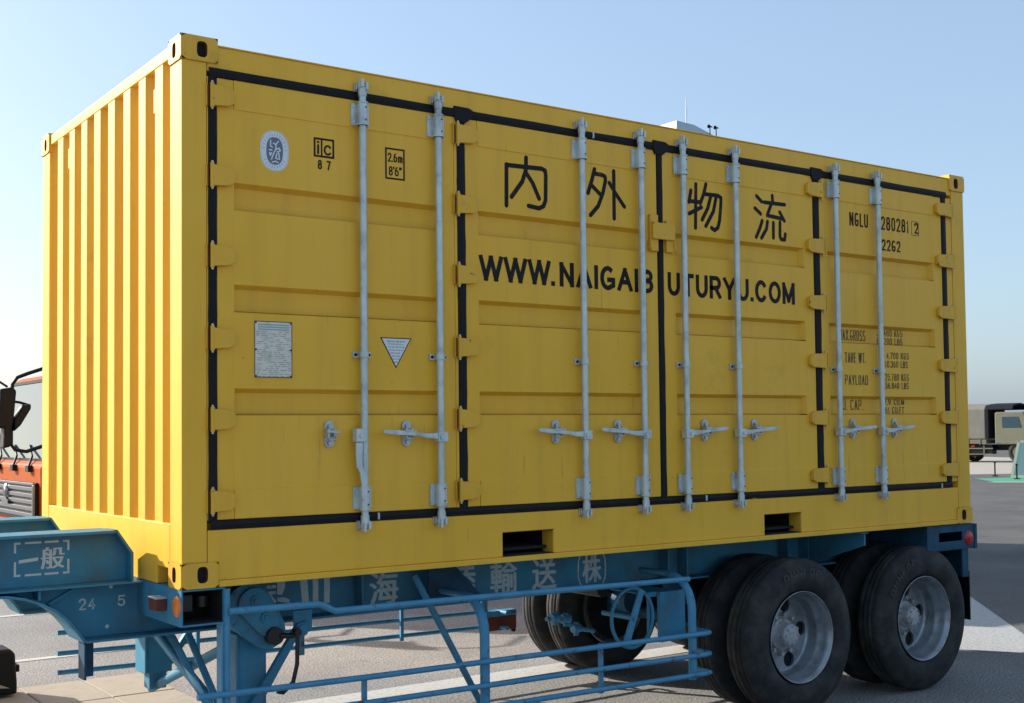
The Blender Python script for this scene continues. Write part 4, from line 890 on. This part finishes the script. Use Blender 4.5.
# ================================================================== MILITARY TRUCK (far right)
class Place:
    def __init__(s, o, a): s.o = Vector(o); s.c, s.s = math.cos(a), math.sin(a)
    def __call__(s, mb):
        mb.v = [(s.o.x + x * s.c - y * s.s, s.o.y + x * s.s + y * s.c, s.o.z + z) for x, y, z in mb.v]; return mb
mo = (57.6, 33.6, -Z0); MT = thing('military_truck', 'khaki army truck with canvas-covered bed parked far across the yard', 'truck', mo)
PL = Place(mo, R(-78)); mbase = mo
b = MB(); b.prism([(.55, 1.0), (2.6, 1.0), (2.6, 1.75), (2.35, 1.85), (2.1, 2.62), (2.0, 2.68), (.62, 2.68), (.55, 2.6)], -1.2, 1.2); PL(b).build('cab', 'khaki', MT, bevel=.05)
b = MB(); b.prism([(.95, 1.85), (1.95, 1.85), (1.80, 2.42), (.95, 2.42)], -1.215, -1.19); PL(b).build('side_window', 'glass', MT)
b = MB(); b.box(2.36, 2.40, -1.0, 1.0, 1.9, 2.5); PL(b).build('windscreen', 'glass', MT)
b = MB(); b.prism([(.9, .98), (.9, 1.15), (2.3, 1.15), (2.7, .98), (2.7, .75), (2.45, .75), (2.3, .98)], -1.24, -.95); PL(b).build('mudguard', 'khaki', MT, bevel=.02)
b = MB(); sec = [(-1.2, 1.25), (-1.2, 2.85), (-1.0, 3.05), (0, 3.15), (1.0, 3.05), (1.2, 2.85), (1.2, 1.25)]
b.prism(sec, -3.6, .05, 'x'); cv = PL(b).build('canvas_cover', 'canvas', MT, bevel=.05)
b = MB(); b.prism([(y * .99, z) for y, z in sec], .052, .20, 'x'); b.prism([(-1.22, 2.84), (-1.02, 3.065), (0, 3.165), (1.02, 3.065), (1.22, 2.84), (1.2, 2.80), (1.0, 3.0), (0, 3.1), (-1.0, 3.0), (-1.2, 2.8)], .2, 1.5, 'x'); PL(b).build('canvas_front', 'canvas_shade', MT)  # near-black canvas: the front panel's shade is put into its colour
b = MB(); b.box(-3.65, .1, -1.25, 1.25, 1.0, 1.22); 
for k in range(6): b.box(-3.5 + k * .65, -3.45 + k * .65, -1.28, -1.25, .95, 1.26)
PL(b).build('bed', 'khaki', MT, bevel=.01)
b = MB(); b.box(-1.5, -1.2, -1.225, -1.205, 2.05, 2.45); PL(b).build('canvas_patch', 'cream', MT)
b = MB(); b.box(-3.4, 2.4, -.45, .45, .65, .95); b.box(-.9, .35, -1.1, -.5, .45, .95); PL(b).build('chassis', 'black', MT)
b = MB(); b.box(-.9, .4, -1.16, -1.12, .72, .78); b.box(-.9, .4, -1.16, -1.12, .42, .47); b.box(-.1, -.04, -1.16, -1.12, .35, .95); PL(b).build('side_rail', 'khaki', MT)
b = MB(); b.box(-.75, -.55, -1.17, -1.12, .82, .94); PL(b).build('marker_lamp', 'red_lens', MT)
for x in (-2.75, -1.45, 1.75):
    for yy in (-1.02, 1.02):
        tb = tyre_mb((x, yy, .55), .32, .55, .30); o = PL(tb).build('wheel', 'tyre', MT)
        b = MB(); 
        for s in (-1, 1): b.lathe([(.32, s * .14), (.25, s * .12), (.12, s * .15), (0, s * .155)], (x, yy, .55), 'y', 20)
        PL(b).build('rim', 'khaki', o, base=mbase)
# ================================================================== DISPLAY BOARD, BOLLARDS, TOWER, POLE
DB = thing('display_board', 'pale framed blue board leaning back on the green mat', 'board', (39.6, 20.2, -Z0))
b = MB(); P2 = Place((39.0, 20.75, -Z0 + .03), R(-62))
fr = MB(); fr.prism([(0, 0), (.10, 0), (.38, 1.35), (.28, 1.35)], -.05, .0); fr.prism([(.28, 1.27), (2.2, 1.27), (2.2, 1.35), (.30, 1.35)], -.05, 0); fr.prism([(.1, 0), (2.2, 0), (2.2, .08), (.12, .08)], -.05, 0); fr.prism([(2.1, .08), (2.2, .08), (2.2, 1.27), (2.1, 1.27)], -.05, 0)
P2(fr).build('frame', 'cream', DB)
fr = MB(); fr.prism([(.12, .085), (2.095, .085), (2.095, 1.265), (.365, 1.265)], -.03, .03); P2(fr).build('panel', 'roof_grey', DB)
fr = MB(); fr.box(.5, .56, .0, .55, 0, .06); fr.prism([(0.03, .9), (.09, .9), (.6, .0), (.54, .0)], 1.2, 1.26, 'x'); P2(fr).build('stand', 'pole', DB)
for k, (x, y, lb) in enumerate(((40.09, 22.09, 'black short post left of the display board near the green mat'), (38.10, 19.92, 'black short post in front of the leaning display board'))):
    st = thing('bollard', lb, 'post', (x, y, -Z0), 'short black posts by the green mat')
    q = MB(); q.cyl((x, y, -Z0 + .03), (x, y, -Z0 + .50), .028, 10); q.lathe([(0, .07), (.045, .05), (.05, .02), (.03, 0)], (x, y, -Z0 + .5), 'z', 12); q.build('shaft', 'black', st)
    q = MB(); q.lathe([(.0, .04), (.10, .03), (.13, .0)], (x, y, -Z0 + .013), 'z', 16); q.build('foot', 'black', st)
# pale tower whose roof shows over the container
tb = (76.1, 77.7, -Z0); TW = thing('roof_tower', 'pale tower with hipped roof, whip antenna and horn speakers above the container', 'tower', tb)
b = MB(); b.box(74.0, 78.2, 75.5, 79.9, -Z0, 27.4); b.build('shaft', 'cream', TW, bevel=.05)
for k in range(7):
    for xa in (74.7, 76.4):
        b = MB(); b.box(xa, xa + 1.1, 75.47, 75.499, 1.5 + 3.6 * k, 3.2 + 3.6 * k); b.build('window', 'glass', TW)
b = MB(); b.box(73.6, 79.4, 75.1, 80.3, 27.4, 27.74); b.build('eave', 'cream', TW, bevel=.04)
b = MB(); b.add([(73.7, 75.2, 27.741), (79.3, 75.2, 27.741), (79.3, 80.2, 27.741), (73.7, 80.2, 27.741), (74.3, 75.8, 28.95), (76.8, 76.1, 28.95), (76.8, 79.3, 28.95), (74.3, 79.4, 28.95)], [(0, 1, 5, 4), (1, 2, 6, 5), (2, 3, 7, 6), (4, 5, 6, 7), (0, 3, 2, 1)]); b.add([(73.7, 75.2, 27.741), (73.7, 80.2, 27.741), (74.3, 79.4, 28.95), (74.3, 75.8, 28.95)], [(0, 1, 2, 3)], 1); b.build('roof', ['roof_grey', 'cream'], TW)  # left face cream, others grey: sunlit and shaded tones put into the colour
b = MB(); b.cyl((76.0, 76.3, 28.9), (76.0, 76.3, 30.5), .055, 8); b.cyl((76.0, 76.3, 30.5), (76.0, 76.3, 31.35), .035, 8); b.build('antenna', 'white_paint', TW)
for x in (78.2, 79.0):
    b = MB(); b.cyl((x, 75.5, 27.7), (x, 75.5, 28.75), .05, 8); b.lathe([(.06, .28), (.07, .10), (.18, -.16)], (x, 75.5, 28.86), 'x', 16); b.build('horn_speaker', 'black', TW)
for o in list(bpy.data.objects):
    if 'base' in o.keys(): del o['base']
